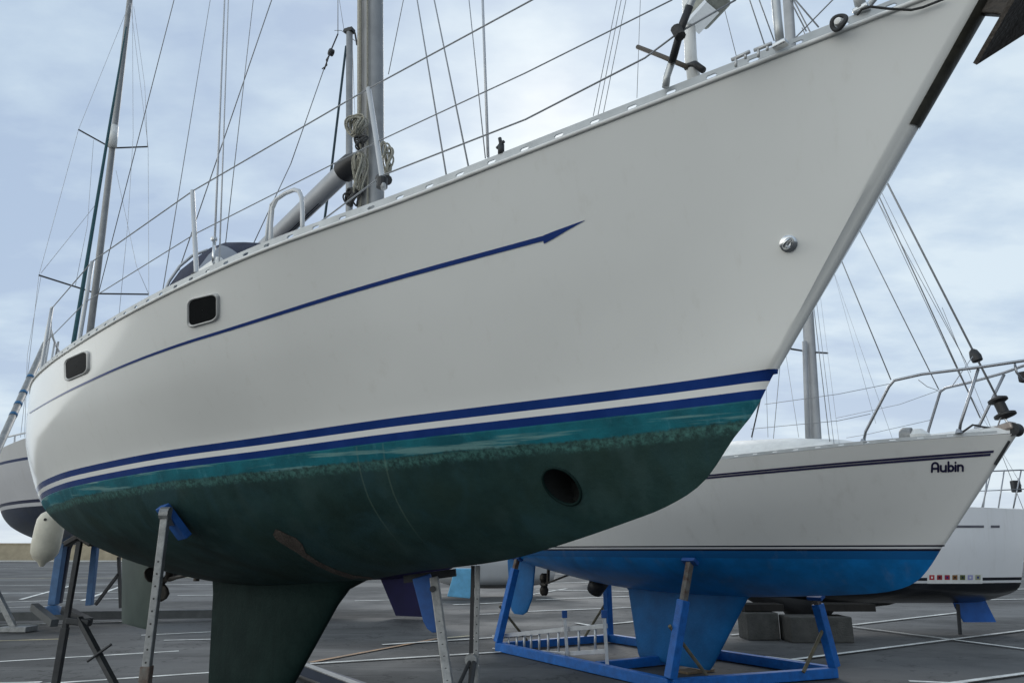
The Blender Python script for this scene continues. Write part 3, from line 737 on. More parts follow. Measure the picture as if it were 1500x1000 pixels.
# pushpit at the stern
ph = MB()
def RP(s_, h, sd_=1): p = rail_pt(s_, h); return Vector((p.x, p.y * sd_, p.z))
for h in (.72, .38):
    ph.tube([RP(7.4, h - .1)] + [RP(7.5, h), RP(8.0, h), RP(8.6, h), RP(8.95, h)] + [Vector((9.12, y, RP(9.0, h).z)) for y in (.8, .3, -.3, -.8)] + [RP(8.95, h, -1), RP(8.6, h, -1), RP(8.0, h, -1), RP(7.5, h, -1)], .0125, 8)
for s_ in (7.45, 8.2, 8.95):
    for sd_ in (1, -1): ph.tube([RP(s_, -.02, sd_), RP(s_, .72, sd_)], .0125, 8)
ph.build('pushpit', M_STEELP, yacht, smooth='all')
MB().tube([RP(6.9, .1), RP(6.9, .55), RP(6.92, .85)], [.018, .022, .015], 10).build('rail_bundle', M_WHITEP, yacht, smooth='all')
MB().tube([RP(8.6, .0), RP(8.6, .8)], [.018, .012], 10).build('stern_post', M_GALV, yacht, smooth='all')

# standing rigging: lower end, upper end in photo pixels with their distance off the centreline
def rig(x0, y0, b0, x1, y1, b1, r=.004, m=M_WIRE, ext=1.6, name='shroud', fr=FM, parent=yacht):
    p = fr.px(x0, y0, b0); q = fr.px(x1, y1, b1); e_ = p + (q - p) * ext
    return wire(name, [p, e_], r, m, parent, 6)
rig(313, 392, 1.35, 329, 0, 1.0, .0075, M_WIREL); rig(321, 390, 1.33, 334.5, 0, .98, .0055, M_WIREL)
MB().tube([L(313, 384, 1.35), L(314, 352, 1.34)], .012, 8).build('turnbuckle', M_STEEL, yacht, smooth='all')
MB().lathe([(.02, -.012), (.022, 0), (.02, .012)], L(313.5, 350, 1.34), (0, 0, 1), 10).build('turnbuckle', M_STEEL, yacht)
rig(238, 428, 1.3, 308, 0, .6, .004)
rig(330, 360, .6, 371, 0, .45, .004)
rig(262, 396, .6, 398, 0, .4, .0055)
rig(367, 366, .3, 426, 240, .2, .0045, ext=1.0); rig(426, 240, .2, 475, 100, .1, .0045, ext=1.0)
rig(495, 50, .05, 495, 0, .05, .004, ext=2.5, name='topping_lift')
blk = MB().tube([L(475, 102, .1), L(484, 76, .08), L(495, 50, .05)], .007, 6).lathe([(.0, -.03), (.035, -.02), (.035, .02), (0, .03)], L(485, 77, .08), (0, 1, 0), 12).tube([L(485, 77, .1), L(478, 88, .12), L(479, 96, .12), L(472, 101, .12)], .006, 6).build('topping_lift_block', M_BLACK, yacht, smooth='all')
rig(654, 258, .9, 611, 0, .55, .0045); rig(686, 243, .88, 636, 0, .55, .0045)
rig(711, 232, .86, 687, 0, .6, .003); rig(715, 230, .85, 707, 0, .65, .0075, M_WIREL)
rig(569, 109, .1, 591, 0, .1, .0035, ext=2)
for x0, y0, x1 in ((869, 170, 904), (876, 168, 910), (884, 165, 917)): rig(x0, y0, .3, x1, 0, .3, .002, ext=1.5, name='signal_halyard')
rig(933, 144, .25, 938, 0, .25, .0016, ext=1.5, name='signal_halyard')
rig(1079, 84, .1, 1061, 13, .1, .0018, ext=3); rig(1120, 66, .1, 1098, 0, .1, .003, ext=3); rig(1134, 60, .05, 1112, 0, .05, .003, ext=3)
rig(1181, 46, .1, 1157, 0, .1, .003, ext=3); rig(1199, 40, .1, 1165, 0, .1, .0035, ext=3); rig(1163, 58, .25, 1220, 0, .25, .003, ext=2.5, name='lashing')
# backstay from the masthead side down to the stern
rig(137, 458, -.2, 255, 0, -.1, .008, ext=1.7, name='backstay')

# rope coils hung on the mast
def coil(c, rx, rz, n, label, m=M_ROPE, seed=1):
    rnd = random.Random(seed); b = MB(); W = lambda v: FM.wld(v)
    for k in range(n):
        ph_ = rnd.uniform(-.5, .5); w1 = rx * rnd.uniform(.55, 1.1); h1 = rz * rnd.uniform(.75, 1.1); o_ = Vector((rnd.uniform(-.02, .03), rnd.uniform(-.02, .05), rnd.uniform(-.03, .02)))
        t_ = rnd.uniform(-.5, .5)
        b.tube([W(c + o_ + Vector((w1 * math.cos(a) * math.cos(t_), w1 * math.cos(a) * math.sin(t_) + .02 * math.sin(2 * a + ph_), h1 * math.sin(a) + .1 * w1 * math.cos(a)))) for a in [2 * math.pi * j / 20 for j in range(20)]], .0075, 6, closed=True)
    o = b.build('rope_coil', m, None, smooth='all'); tag(o, label, 'rope', 'rope coils on the mast of the foreground yacht'); return o
coil(L(526, 186, .17), .095, .085, 13, 'fat tangle of beige rope tied round the foreground mast above the boom joint', seed=2)
coil(L(529, 208, .19), .045, .05, 6, 'small black rope tangle on the foreground mast just under the fat beige one', M_ROPED, seed=3)
coil(L(529, 252, .15), .045, .17, 8, 'long narrow hank of pale rope hanging down the foreground mast below the boom joint', seed=4)
coil(L(569, 235, .12), .028, .13, 7, 'small grey rope hank on bow side of the foreground mast', seed=5)
coil(L(519, 290, .14), .07, .07, 8, 'dark rope heap at the foot of the foreground mast', M_ROPED, seed=6)

# plough anchor at the bow roller
fa = empty('anchor', 'dark rusty plough anchor whose pointed tip juts beyond the foreground bow', 'anchor', FM.o, FM.rz)
T = L(1428, 94, 0.0); Rg = L(1545, -35, .0); Wt = L(1520, -65, .20); Wp = L(1560, 10, -.20); bk = Vector((0, 0, .03))
b = MB(); b.face([T, Rg, Wt]); b.face([T, Wp, Rg]); b.build('fluke', M_ANCH, fa, solid=.018)
MB().bar(T.lerp(Rg, .6) + Vector((0, 0, .02)), Vector((-.75, 0, sz(-.75) + .16)), .035, .07).build('shank', M_ANCH, fa, bevel=.006)
MB().box((-1.02, 0, sz(-1.0) + .07), (.4, .16, .03)).lathe([(.05, -.06), (.035, 0), (.05, .06)], (-1.2, 0, sz(-1.0) + .06), (0, 1, 0)).build('bow_roller', M_STEEL, yacht)

# ------------------------------------------------------------------ boat stands under the main yacht
GS = 'stands propping the foreground yacht'
def stand(name, label, pole_pts, pw, m_low, pad=None, group=GS, split=None, feet=True, m_up=M_GALV):
    base = Vector((pole_pts[-1].x, pole_pts[-1].y, 0))
    o = empty(name, label, 'boat stand', base, 0, group); l = lambda p: Vector(p) - base
    t, bq = pole_pts[0], pole_pts[-1]
    sp = t.lerp(bq, split or .55)
    pole = MB().bar(l(t), l(sp), pw, pw, (0, 1, 0)).build('pole', m_up, o, bevel=pw * .12)
    MB().bar(l(sp + (t - sp).normalized() * .08), l(bq), pw * 1.28, pw * 1.28, (0, 1, 0)).build('sleeve', m_low, o, bevel=pw * .12)
    d_ = (sp - t)
    for k in range(9):
        c = t + d_ * (.3 + k * .075); MB().lathe([(pw * .13, -.002), (pw * .13, .0015)], l(c) + Vector((0, -pw / 2, 0)), (0, -1, 0), 10).build('pin_hole', M_BLACK, pole)
    if feet:
        for a in (90, 210, 330):
            e_ = Vector((math.cos(R(a)) * .45, math.sin(R(a)) * .45, .03))
            MB().bar((0, 0, .45), e_, .035, .035).build('foot', m_low, o, bevel=.004)
    return o, l
# A: starboard, light pole with blue plank pad
pA, nA = HIT(262, 758); wA = FM.wld(pA); nAw = FM.a * nA.x + FM.n * nA.y + Vector((0, 0, nA.z))
topA = wA + nAw * .10 + Vector((-.08, -.06, -.03)); topA = aty(243, 752, topA.y)
oA, lA = stand('boat_stand', 'light galvanised stand with blue plank pad on near side of the foreground hull', [topA, Vector((topA.x, topA.y, 0))], .05, M_RUST, split=.56)
tan = (FM.a * -1 - nAw * nAw.dot(FM.a * -1)).normalized(); dn = nAw.cross(tan)
ctr = wA + nAw * .045
Mrot = Matrix((tan, nAw.cross(tan), nAw)).transposed()
MB().box(lA(ctr), (.12, .27, .05), Mrot).build('pad', M_BLUEP, oA, bevel=.006)
MB().bar(lA(topA - Vector((0, 0, .04))), lA(ctr), .05, .05).lathe([(.045, -.03), (.045, .03)], lA(topA), (1, 0, 0), 12).build('pad_hinge', M_GALV, oA)
# B: quarter stand, dark Y top
wB = FM.wld(HIT(112, 786)[0]); tB = aty(117, 792, wB.y + .05)
oB, lB = stand('boat_stand', 'thin dark stand with black pad under the foreground stern beside the fender', [tB, Vector((tB.x - .03, tB.y, 0))], .045, M_DARKST, m_up=M_DARKST, split=.5, feet=False)
MB().bar(lB(aty(96, 797, tB.y)), lB(aty(117, 785, tB.y)), .09, .05).bar(lB(aty(117, 785, tB.y)), lB(aty(136, 797, tB.y)), .09, .05).build('pad', M_BLACK, oB, bevel=.01)
MB().bar(lB(aty(116, 905, tB.y)), lB(aty(170, 1005, tB.y - .3)), .045, .045).build('strut', M_DARKST, oB)
MB().box(lB(Vector((tB.x - .03, tB.y, .03))), (.5, .5, .05)).build('foot', M_DARKST, oB, bevel=.01)
MB().tube([lB(aty(128, 968, tB.y - .2)), lB(aty(163, 943, tB.y - .2))], .012, 8).build('adjuster_handle', M_DARKST, oB)
MB().bar(lB(aty(98, 908, tB.y)), lB(aty(132, 912, tB.y)), .07, .06).build('crosshead', M_DARKST, oB, bevel=.01)
# C, D: port side forward
hC = HM.bvh.find_nearest(FM.loc(aty(640, 842, 5.15)))[0]; YC = 5.2
tC = aty(636, 846, YC); bC = aty(657, 1003, YC - .25); dC = (bC - tC).normalized(); bC = tC + dC * (tC.z / -dC.z)
oC, lC = stand('boat_stand', 'slanting grey galvanised stand with a bright blue pad under the far side of the bow', [tC, bC], .058, M_GALV, split=.62)
q0 = aty(607, 848, YC + .05); q1 = aty(625, 922, YC + .0); ax = (q1 - q0).normalized(); sdx = Vector((1, 0, 0)); sdx = (sdx - ax * sdx.dot(ax)).normalized(); th = ax.cross(sdx)
prof = [(-.062, -.02), (.062, -.02), (.062, .26), (.055, .30), (.035, .335), (.01, .352), (-.018, .345), (-.045, .31), (-.058, .26)]
cen = aty(618, 848, YC + .03); b = MB()
f0 = [b.bm.verts.new(lC(cen + sdx * x + ax * y)) for x, y in prof]; f1 = [b.bm.verts.new(lC(cen + sdx * x + ax * y + Vector((0, .05, 0)))) for x, y in prof]
b.bm.faces.new(f0); b.bm.faces.new(f1[::-1])
for k in range(len(prof)): b.bm.faces.new((f0[k], f0[(k + 1) % len(prof)], f1[(k + 1) % len(prof)], f1[k]))
b.build('pad', M_BLUEP, oC, bevel=.006)
MB().lathe([(.02, -.01), (.02, .02)], lC(aty(634, 862, YC - .05)), (0, -1, 0), 12).build('pad_hinge', M_DARKST, oC)
MB().bar(lC(aty(592, 848, YC + .2)), lC(aty(668, 838, YC + .2)), .06, .05).build('crosshead', M_DARKST, oC)
YD = 5.0; tD = aty(700, 828, YD)
oD, lD = stand('boat_stand', 'thin upright stand of paired drilled and black posts beside the slanting stand', [tD, Vector((tD.x - .012, tD.y, 0))], .032, M_GALV, split=.45)
MB().bar(lD(tD + Vector((-.032, .01, 0))), lD(Vector((tD.x - .045, tD.y + .01, 0))), .024, .024).build('screw_post', M_BLACK, oD)
MB().lathe([(.035, -.02), (.04, 0), (.035, .02)], lD(aty(690, 966, YD - .03)), (0, -1, 0), 16).build('ratchet', M_GALV, oD)
MB().tube([lD(aty(688, 968, YD - .04)), lD(aty(672, 1003, YD - .2))], .012, 8).tube([lD(aty(694, 970, YD - .04)), lD(aty(688, 1010, YD - .25))], .018, 8).build('strut', M_DARKST, oD)
# low navy beam beside the keel
bm_ = empty('support_beam', 'dark navy steel beam with pale top edge on the ground beside the foreground keel', 'beam', atz(470, 990))
o_ = atz(470, 990)
MB().bar(atz(432, 977, .1) - o_ + Vector((0, 0, .02)), atz(530, 1012, .1) - o_ + Vector((0, 0, .02)), .14, .12).build('beam', mat('navy_steel', (.012, .025, .06), .5), bm_, bevel=.008)
MB().bar(atz(446, 972, .19) - o_, atz(540, 1008, .19) - o_, .10, .012).build('top_highlight', M_GALV, bm_)  # pale strip added as the highlight along the beam's top

# fender hanging off the stern
fY = 9.7; fc = aty(70, 785, fY)
fd = empty('fender', 'cream sausage fender hanging below the stern of the foreground yacht', 'fender', fc)
MB().lathe([(.02, -.37), (.035, -.35), (.05, -.32), (.12, -.27), (.155, -.2), (.165, -.1), (.165, .1), (.158, .2), (.125, .27), (.06, .315), (.035, .33), (.03, .36), (.0, .365)], (0, 0, 0), (.05, 0, 1), 28).build('fender_body', M_FEND, fd, smooth=True)
wire('fender_rope', [Vector((.02, 0, .36)), FM.wld((9.1, .95, 3.3)) - fc], .007, M_ROPE, fd)
MB().lathe([(.018, 0), (.018, .01)], (.03, -.155, .2), (0.1, -1, 0), 10).build('valve', M_BLACK, fd)

# pole with blue bands leaning on the stern
p0 = aty(67, 503, 10.3); p1 = aty(-2, 655, 9.2); pd_ = (p1 - p0).normalized(); p2 = p0 + pd_ * (p0.z / -pd_.z)
lp = empty('leaning_pole', 'pale grey pole with blue bands leaning up against the stern rail at the left edge', 'pole', (p2.x, p2.y, 0)); lo_ = Vector((p2.x, p2.y, 0))
MB().tube([p0 - lo_, p2 - lo_], .045, 14).build('pole', M_GALV, lp, smooth='all')
for x, y in ((47, 552), (28, 594), (14, 624), (1, 652)):
    q = aty(x, y, 9.9); tt = (q - p0).dot(pd_); c = p0 + pd_ * tt - lo_
    MB().tube([c - pd_ * .022, c + pd_ * .022], .049, 14).build('band', mat('teal_blue_tape', (.02, .12, .26), .6), lp, smooth='all')

# ------------------------------------------------------------------ the yacht named Aubin
FA = Frame(4.39, 7.82, math.atan2(.53, .848))
aub = boat('sailing_yacht', FA, 'white yacht with bright blue underside and Aubin lettered on its bow')
AS = [-.84, -.4, .2, 1, 2, 3, 4.2, 5.5, 6.8, 8.6]
HA = Hull((AS, [.06, .36, .70, 1.02, 1.28, 1.42, 1.46, 1.4, 1.24, .95], [2.67, 2.66, 2.645, 2.62, 2.60, 2.585, 2.575, 2.57, 2.57, 2.58]),
          ([0, .5, 1, 2, 3, 4.2, 5.5, 6.8, 7.8, 8.4], [.03, .24, .46, .86, 1.12, 1.25, 1.23, 1.05, .8, .55]), 1.645,
          ([0, .16, .31, .51, .82, 1.52, 2.5, 3.6, 4.8, 5.6, 6.5, 7.4, 8.4], [1.63, 1.43, 1.29, 1.20, 1.14, 1.08, 1.02, 1.0, 1.03, 1.1, 1.22, 1.36, 1.52]),
          8.4, r0=.05, r1=.025, bulge=(.0, .04), pq=((1.2, 1.0), (2.0, 1.5), (1.9, 1.4)), tr=.35, cols=60)
M_AUB = hull_paint('white_topsides_blue_antifouling', [(1.50, (.006, .115, .33)), (1.585, (.012, .012, .03)), (1.607, (.72, .72, .72)), (1.628, (.012, .013, .03)), (1.645, (.82, .81, .78))], (.004, .18, .50), .32, (.006, .10, .26))
HA.build('hull', M_AUB, aub); HA.deck('deck', M_DECK, aub, .1)
for sd_ in (1, -1): HA.toe_rail('toe_rail', M_TOE, aub, .035, .22, side=sd_, s_from=-.75)
HB = lambda x, y: HA.hit(FA, x, y)
# twin cove lines
M_PURP = mat('navy_cove_tape', (.025, .022, .07), .4, 0, .1)
def ribbonA(name, m, pix, off=.004):
    rows = []
    for a_, c_ in pix:
        p, n = HB(*a_); q, n2 = HB(*c_); rows.append([p + n * off, q + n2 * off])
    return MB().grid(rows).build(name, m, aub, smooth='all')
for o0, o1 in ((0, 3.6), (4.6, 8.2)):
    r_ = []
    for k in range(26):
        t = k / 25; x = 1020 + (1456 - o0 - 1020) * t; y = 696.5 + (659 - 696.5) * t - 2.5 * math.sin(math.pi * t) * .6; kk = .75 + .25 * t
        r_.append(((x, y + o0 * kk), (x - 1, y + o1 * kk)))
    ribbonA('cove_line', M_PURP, r_)
# lettering, each glyph drawn with round strokes laid on the hull
def arc(cx_, cy_, rx, ry, a0, a1, n=10): return [(cx_ + rx * math.cos(R(a0 + (a1 - a0) * k / n)), cy_ - ry * math.sin(R(a0 + (a1 - a0) * k / n))) for k in range(n + 1)]
GL = [  # name on an em grid where 1 = letter height (y up negative), x advance
    [[(0, 0), (.02, -.55)] + arc(.30, -.62, .28, .34, 165, 0) + [(.58, 0)], [(.02, -.34), (.58, -.34)]],
    [[(.82, -.62), (.82, -.22)] + arc(1.05, -.22, .23, .2, 180, 360) + [(1.28, -.62)], [(1.28, -.6), (1.28, 0)]],
    [[(1.52, -1.0), (1.52, 0)], arc(1.74, -.31, .22, .29, 0, 360, 18)],
    [[(2.17, -.62), (2.17, 0)], [(2.17, -.92), (2.17, -.9)]],
    [[(2.40, -.62), (2.40, 0)], [(2.40, -.36)] + arc(2.62, -.36, .22, .25, 180, 0) + [(2.84, 0)]]]
px_, py_, W_, H_ = 1365, 690.5, 48 / 2.95, 13.5
nm = MB()
def stroke(pts, wd):
    cs = [Vector(p) for p in pts]
    for A, Bq in zip(cs, cs[1:]):
        dd = (Bq - A); L_ = max(dd.length, 1e-5); dd /= L_; nn = Vector((-dd.y, dd.x)) * wd / 2
        yield [A + nn, Bq + nn, Bq - nn, A - nn]
    for c in cs: yield [c + Vector((math.cos(k * math.pi / 5), math.sin(k * math.pi / 5))) * wd / 2 for k in range(10)]
lyr = 0
for gl_ in GL:
    for st_ in gl_:
        for poly in stroke([(p[0] * W_ / H_ * .98, p[1]) for p in st_], .23):
            lyr += 1
            f = []
            for v in poly:
                X = px_ + v.x * H_; Yp = py_ + v.y * H_ - (X - px_) * .035
                p, n = HB(X, Yp); f.append(p + n * (.004 + .00004 * (lyr % 90)))
            nm.face(f)
nm.build('name_lettering', mat('navy_lettering', (.012, .01, .045), .4, 0, .05), aub, fixn=False)
foil('keel', mat('blue_keel_paint', (.003, .125, .36), .6, 0, .25, 2.2, .2, 30), aub, [(2.3, 5.05, 1.12, .22), (2.58, 4.90, 1.0, .16), (3.26, 4.74, .12, .15), (3.32, 4.70, .06, .1)])
foil('rudder', mat('blue_keel_paint', (0, 0, 0)), aub, [(7.45, 8.45, 1.5, .10), (7.5, 8.42, 1.2, .1), (7.58, 8.36, .75, .08), (7.75, 8.3, .5, .06), (7.9, 8.2, .44, .03)])
b = MB().tube([(5.6, 0, 1.12), (5.75, 0, .95)], [.16, .13], 14).build('sail_drive', M_BLACK, aub, smooth='all')
pp_ = MB().lathe([(.03, -.08), (.05, 0), (.04, .08)], (7.2, 0, 1.0), (1, 0, .1), 14).build('propeller', M_BRONZE, aub)
for s_ in (1, -1):
    rows = [[Vector((7.2 + x * .04, x * .5 * w_, 1.0 + s_ * t)) for x in (-1, 0, 1)] for t, w_ in ((.03, .08), (.09, .14), (.15, .12), (.19, .04))]
    MB().grid(rows).build('blade', M_BRONZE, pp_, smooth='all', solid=.012)
MB().tube([(6.3, 0, 1.22), (7.2, 0, 1.0)], .018, 8).tube([(7.05, 0, 1.3), (7.08, 0, 1.02)], .03, 8).build('propeller_shaft', M_BRONZE, aub)
cabin('coachroof', M_DECK, aub, [(.75, .3, 2.64, 2.70), (.95, .45, 2.64, 2.80), (1.5, .62, 2.62, 2.88), (2.2, .78, 2.6, 2.93), (3.6, .9, 2.58, 2.99), (5.4, .9, 2.58, 3.02), (5.5, .9, 2.58, 2.6)])
LA = FA.px
# mast, spreader and furled sail tube
am0 = LA(1196, 664, 0); dA_ = (LA(1183, 450, 0) - LA(1195, 640, 0)).normalized(); am1 = am0 + dA_ * 8.2
amast = MB().tube([am0, am1], .075, 18, flat=.8, side=(1, 0, 0)).build('mast', M_ALUM, aub, smooth=True)
MB().tube([LA(1184, 660, .12), LA(1178.5, 500, .12)], .03, 12).build('mast_tube', M_ALUM, amast, smooth='all')
MB().tube([LA(1153, 510, .6), LA(1178, 514, 0)], .012, 8).tube([LA(1196, 516, 0), LA(1212, 517, -.5)], .012, 8).build('spreader', M_DARKST, amast)
def rigA(*a, **k): k.setdefault('fr', FA); k.setdefault('parent', aub); return rig(*a, **k)
rigA(1467, 595, 0, 1298, 265, 0, .011, ext=2.35, name='forestay')
drum = MB().lathe([(.03, -.11), (.10, -.09), (.10, -.07), (.05, -.05), (.05, .05), (.09, .07), (.09, .09), (.03, .12)], LA(1467, 597, 0), LA(1430, 520, 0) - LA(1467, 595, 0), 18).build('furling_drum', M_BLACK, aub, smooth=True)
MB().lathe([(.02, -.06), (.05, -.05), (.055, .0), (.04, .06), (.02, .08)], LA(1429, 522, 0), LA(1430, 520, 0) - LA(1467, 595, 0), 14).build('furling_swivel', M_BLACK, aub, smooth=True)
MB().tube([LA(1467, 605, 0), LA(1478, 622, 0)], .012, 8).tube([LA(1468, 605, .06), LA(1460, 628, .06)], .008, 8).build('furler_link', M_STEEL, aub)
for x0, y0, x1, y1, r_ in ((1305, 556, 1232, 380, .007), (1375, 570, 1258, 335, .006), (1436, 612, 1285, 282, .007), (1430, 600, 1281, 285, .0035), (1422, 545, 1293, 285, .003), (1415, 530, 1286, 295, .003)):
    rigA(x0, y0, .05, x1, y1, .02, r_, ext=2.0, name='stay')
for x0, y0, x1, y1, r_, c in ((1216, 652, 1192, 450, .005, M_WIRE), (1222, 652, 1197, 450, .003, M_WIRE), (1230, 655, 1205, 460, .002, M_WIREL), (1101, 640, 1116, 575, .009, M_DARKST), (1133, 642, 1143, 530, .004, M_WIRE), (1125, 640, 1122, 555, .003, M_WIRE), (1170, 640, 1152, 525, .003, M_WIREL), (1100, 652, 1109, 600, .003, M_WIREL), (1310, 650, 1222, 400, .002, M_WIREL), (1283, 620, 1230, 430, .002, M_WIREL)):
    rigA(x0, y0, .3, x1, y1, .1, r_, c, ext=1.5, name='shroud')
# pulpit with two hoops, stanchions, guard wires
M_PUL = mat('pulpit_steel', (.33, .34, .36), .3, .8, .1)
MB().tube([LA(1265, 648, .66), LA(1268, 632, .66), LA(1302, 566, .6), LA(1310, 557, .58), LA(1350, 548, .5), LA(1440, 537, .34), LA(1500, 528, .2), LA(1530, 526, .05), LA(1535, 529, -.05), LA(1500, 535, -.22), LA(1470, 546, -.3), LA(1420, 560, -.42), LA(1385, 568, -.54), LA(1377, 574, -.56), LA(1360, 630, -.66), LA(1358, 645, -.66)], .0145, 10) \
    .tube([LA(1405, 634, .32), LA(1407, 620, .32), LA(1433, 540, .34)], .0145, 10).tube([LA(1432, 627, -.26), LA(1436, 620, -.27), LA(1471, 548, -.3)], .0145, 10) \
    .tube([LA(1486, 531, .2), LA(1489, 545, .2), LA(1497, 555, .16), LA(1502, 556, .1)], .012, 8).build('pulpit', M_PUL, aub, smooth='all')
for x, y, b_ in ((1265, 648, .66), (1405, 634, .32), (1358, 645, -.66), (1432, 627, -.26)):
    MB().lathe([(.035, 0), (.03, .015), (.02, .04)], LA(x, y, b_), (0, 0, 1), 12).build('pulpit_foot', M_PUL, aub)
MB().box(LA(1500, 552, .05), (.08, .08, .1)).build('bow_light', M_BLACK, aub, bevel=.01)
for pts in ([(1303, 562, .6), (1228, 577, 1.0), (1120, 592, 1.3)], [(1275, 606, .64), (1228, 616, 1.0), (1100, 628, 1.3)], [(1374, 572, -.55), (1318, 592, -.9), (1225, 612, -1.2)], [(1363, 615, -.64), (1270, 636, -1.0), (1240, 641, -1.1)]):
    wire('guard_wire', [LA(*p) for p in pts], .003, M_WIRE, aub)
cat_ = MB().lathe([(.07, -.06), (.085, -.05), (.085, .03), (.06, .06)], LA(1328, 638, .35), (1, .3, .1), 16).build('deck_vent', M_GALV, aub, smooth=True)
MB().lathe([(.10, -.05), (.12, .02), (.05, .08)], LA(1345, 640, .3), (0, 0, 1), 16).build('vent_cowl', M_WHITEP, aub, smooth=True)
# stem head roller
MB().box(LA(1470, 628, .0), (.22, .14, .08), Matrix.Rotation(R(12), 3, 'Y')).build('stem_head', mat('tarnished_stainless', (.36, .31, .28), .4, .5, .2), aub, bevel=.02)
MB().lathe([(.065, -.05), (.05, 0), (.065, .05)], LA(1486, 629, 0), (0, 1, 0), 18).build('bow_roller', M_DARKST, aub, smooth=True)
MB().tube([LA(1478, 645, .03), LA(1458, 680, .03)], .016, 8).build('stem_fitting', M_DARKST, aub)
MB().tube([LA(1408, 634, .28), LA(1425, 622, .2), LA(1440, 625, .1), LA(1460, 628, .05)], .01, 8).build('bow_line', M_ROPED, aub, smooth='all')
MB().tube([LA(1345, 556, .5), LA(1358, 566, .4), LA(1375, 572, .35), LA(1395, 565, .3), LA(1412, 540, .3), LA(1425, 522, .1)], .004, 6).build('furling_line', M_WIREL, aub, smooth='all')

# ------------------------------------------------------------------ blue cradle under Aubin
M_BRACE = mat('olive_brown_steel', (.16, .14, .09), .7, .2, .3, 9)
cr0 = FA.wld((4.2, 0, 0))
cr = empty('boat_cradle', 'bright blue steel cradle with four posts holding up the Aubin yacht', 'boat cradle', FA.o, FA.rz)
ne = FA.loc(atz(983, 1012)); NE, NW_, FE, FW = (ne.x, ne.y), (6.85, 1.17), (2.27, -1.17), (6.85, -1.17)
def cbar(name, a, b_, z=.075, wd=.11, ht=.13, m=M_BLUE): return MB().bar((*a, z), (*b_, z), wd, ht).build(name, m, cr, bevel=.008)
cbar('side_rail', NE, NW_); cbar('side_rail', FE, FW)
cbar('cross_beam', NE, FE, .073, .12, .12)
for s_ in (4.3, 6.85): cbar('cross_beam', (s_, 1.115), (s_, -1.115), .073, .12, .12)
def cpost(base, top, lean, fr_=.66):
    b0 = Vector((*base, .14)); t = Vector(top); mid_ = b0.lerp(t, fr_)
    o = MB().bar(b0, mid_, .115, .115).build('post', M_BLUE, cr, bevel=.008)
    MB().bar(mid_ - (t - b0).normalized() * .05, t, .07, .07).build('screw_jack', M_RUST, o)
    MB().box(t + Vector((0, 0, .0)), (.22, .10, .05), Matrix.Rotation(lean, 3, 'X')).build('pad', M_BLUEP, o, bevel=.008)
    return o
h1, n1_ = HB(1016, 822); h2 = HA.bvh.ray_cast(Vector((1.0, -3, 1.28)), Vector((0, 1, 0)))[0]
h3 = HA.bvh.ray_cast(Vector((6.6, 3, 1.45)), Vector((0, -1, 0)))[0]; h4 = HA.bvh.ray_cast(Vector((6.6, -3, 1.45)), Vector((0, 1, 0)))[0]
cpost(NE, (h1.x, h1.y + .06, h1.z), R(40)); tF = LA(1195, 874, -.95); cpost(FE, tF, R(-30), .9)
cpost(NW_, (h3.x, h3.y + .05, h3.z), R(40), .88); cpost(FW, (h4.x, h4.y - .05, h4.z), R(-40), .88)
for a_, c_ in (((NE[0], NE[1] - .03, .72), (NE[0] + .02, NE[1] - .62, .12)), ((FE[0], FE[1] + .05, .7), (FE[0] + .02, FE[1] + .6, .12)), ((6.85, 1.14, .7), (6.83, .6, .12)), ((6.85, -1.14, .7), (6.83, -.6, .12))):
    MB().tube([a_, c_], .022, 8).build('brace', M_BRACE, cr)
for s_ in (3.6, 4.4): MB().box((s_, 0, .02), (.25, .5, .03)).build('keel_pad', mat('timber', (.22, .16, .1), .9, 0, .3, 9), cr)

# ------------------------------------------------------------------ aluminium ladder on trestle legs beside the cradle
g0 = atz(832, 972); ld = empty('ladder', 'silver aluminium ladder lying on its edge between two capped legs beside the blue cradle', 'ladder', g0)
YL = lambda x: 13.1 + (g0.y - 13.1) * (x - 740) / (832 - 740)
lq = lambda x, y: aty(x, y, YL(x)) - g0
M_LAD = mat('bright_aluminium', (.62, .63, .64), .4, .5, .1)
for a_, c_ in (((722, 932), (829, 921)), ((722, 951), (829, 957)), ((831, 921), (889, 916)), ((831, 957), (889, 953))):
    MB().bar(lq(*a_), lq(*c_), .03, .06).build('rail', M_LAD, ld, bevel=.004)
for x in (745, 757, 768, 778, 790, 803, 818, 848, 872):
    f_ = (x - 722) / 107; t_ = 932 - 11 * f_; u_ = 951 + 6 * f_
    if x > 831: t_ = 921 - 5 * (x - 831) / 58; u_ = 957 - 4 * (x - 831) / 58
    MB().tube([lq(x, t_), lq(x, u_)], .018, 8).build('rung', M_LAD, ld, smooth='all')
for x in (829, 887):
    b0 = aty(x + 3, 972, YL(x) - .1) - g0; b0.z = 0; t0 = aty(x - 2, 901, YL(x) - .1) - g0
    MB().bar(b0, t0, .045, .045).build('leg', M_LAD, ld, bevel=.004); MB().box(t0 + Vector((0, 0, .02)), (.075, .075, .1)).build('cap', M_BLUEP, ld, bevel=.008)

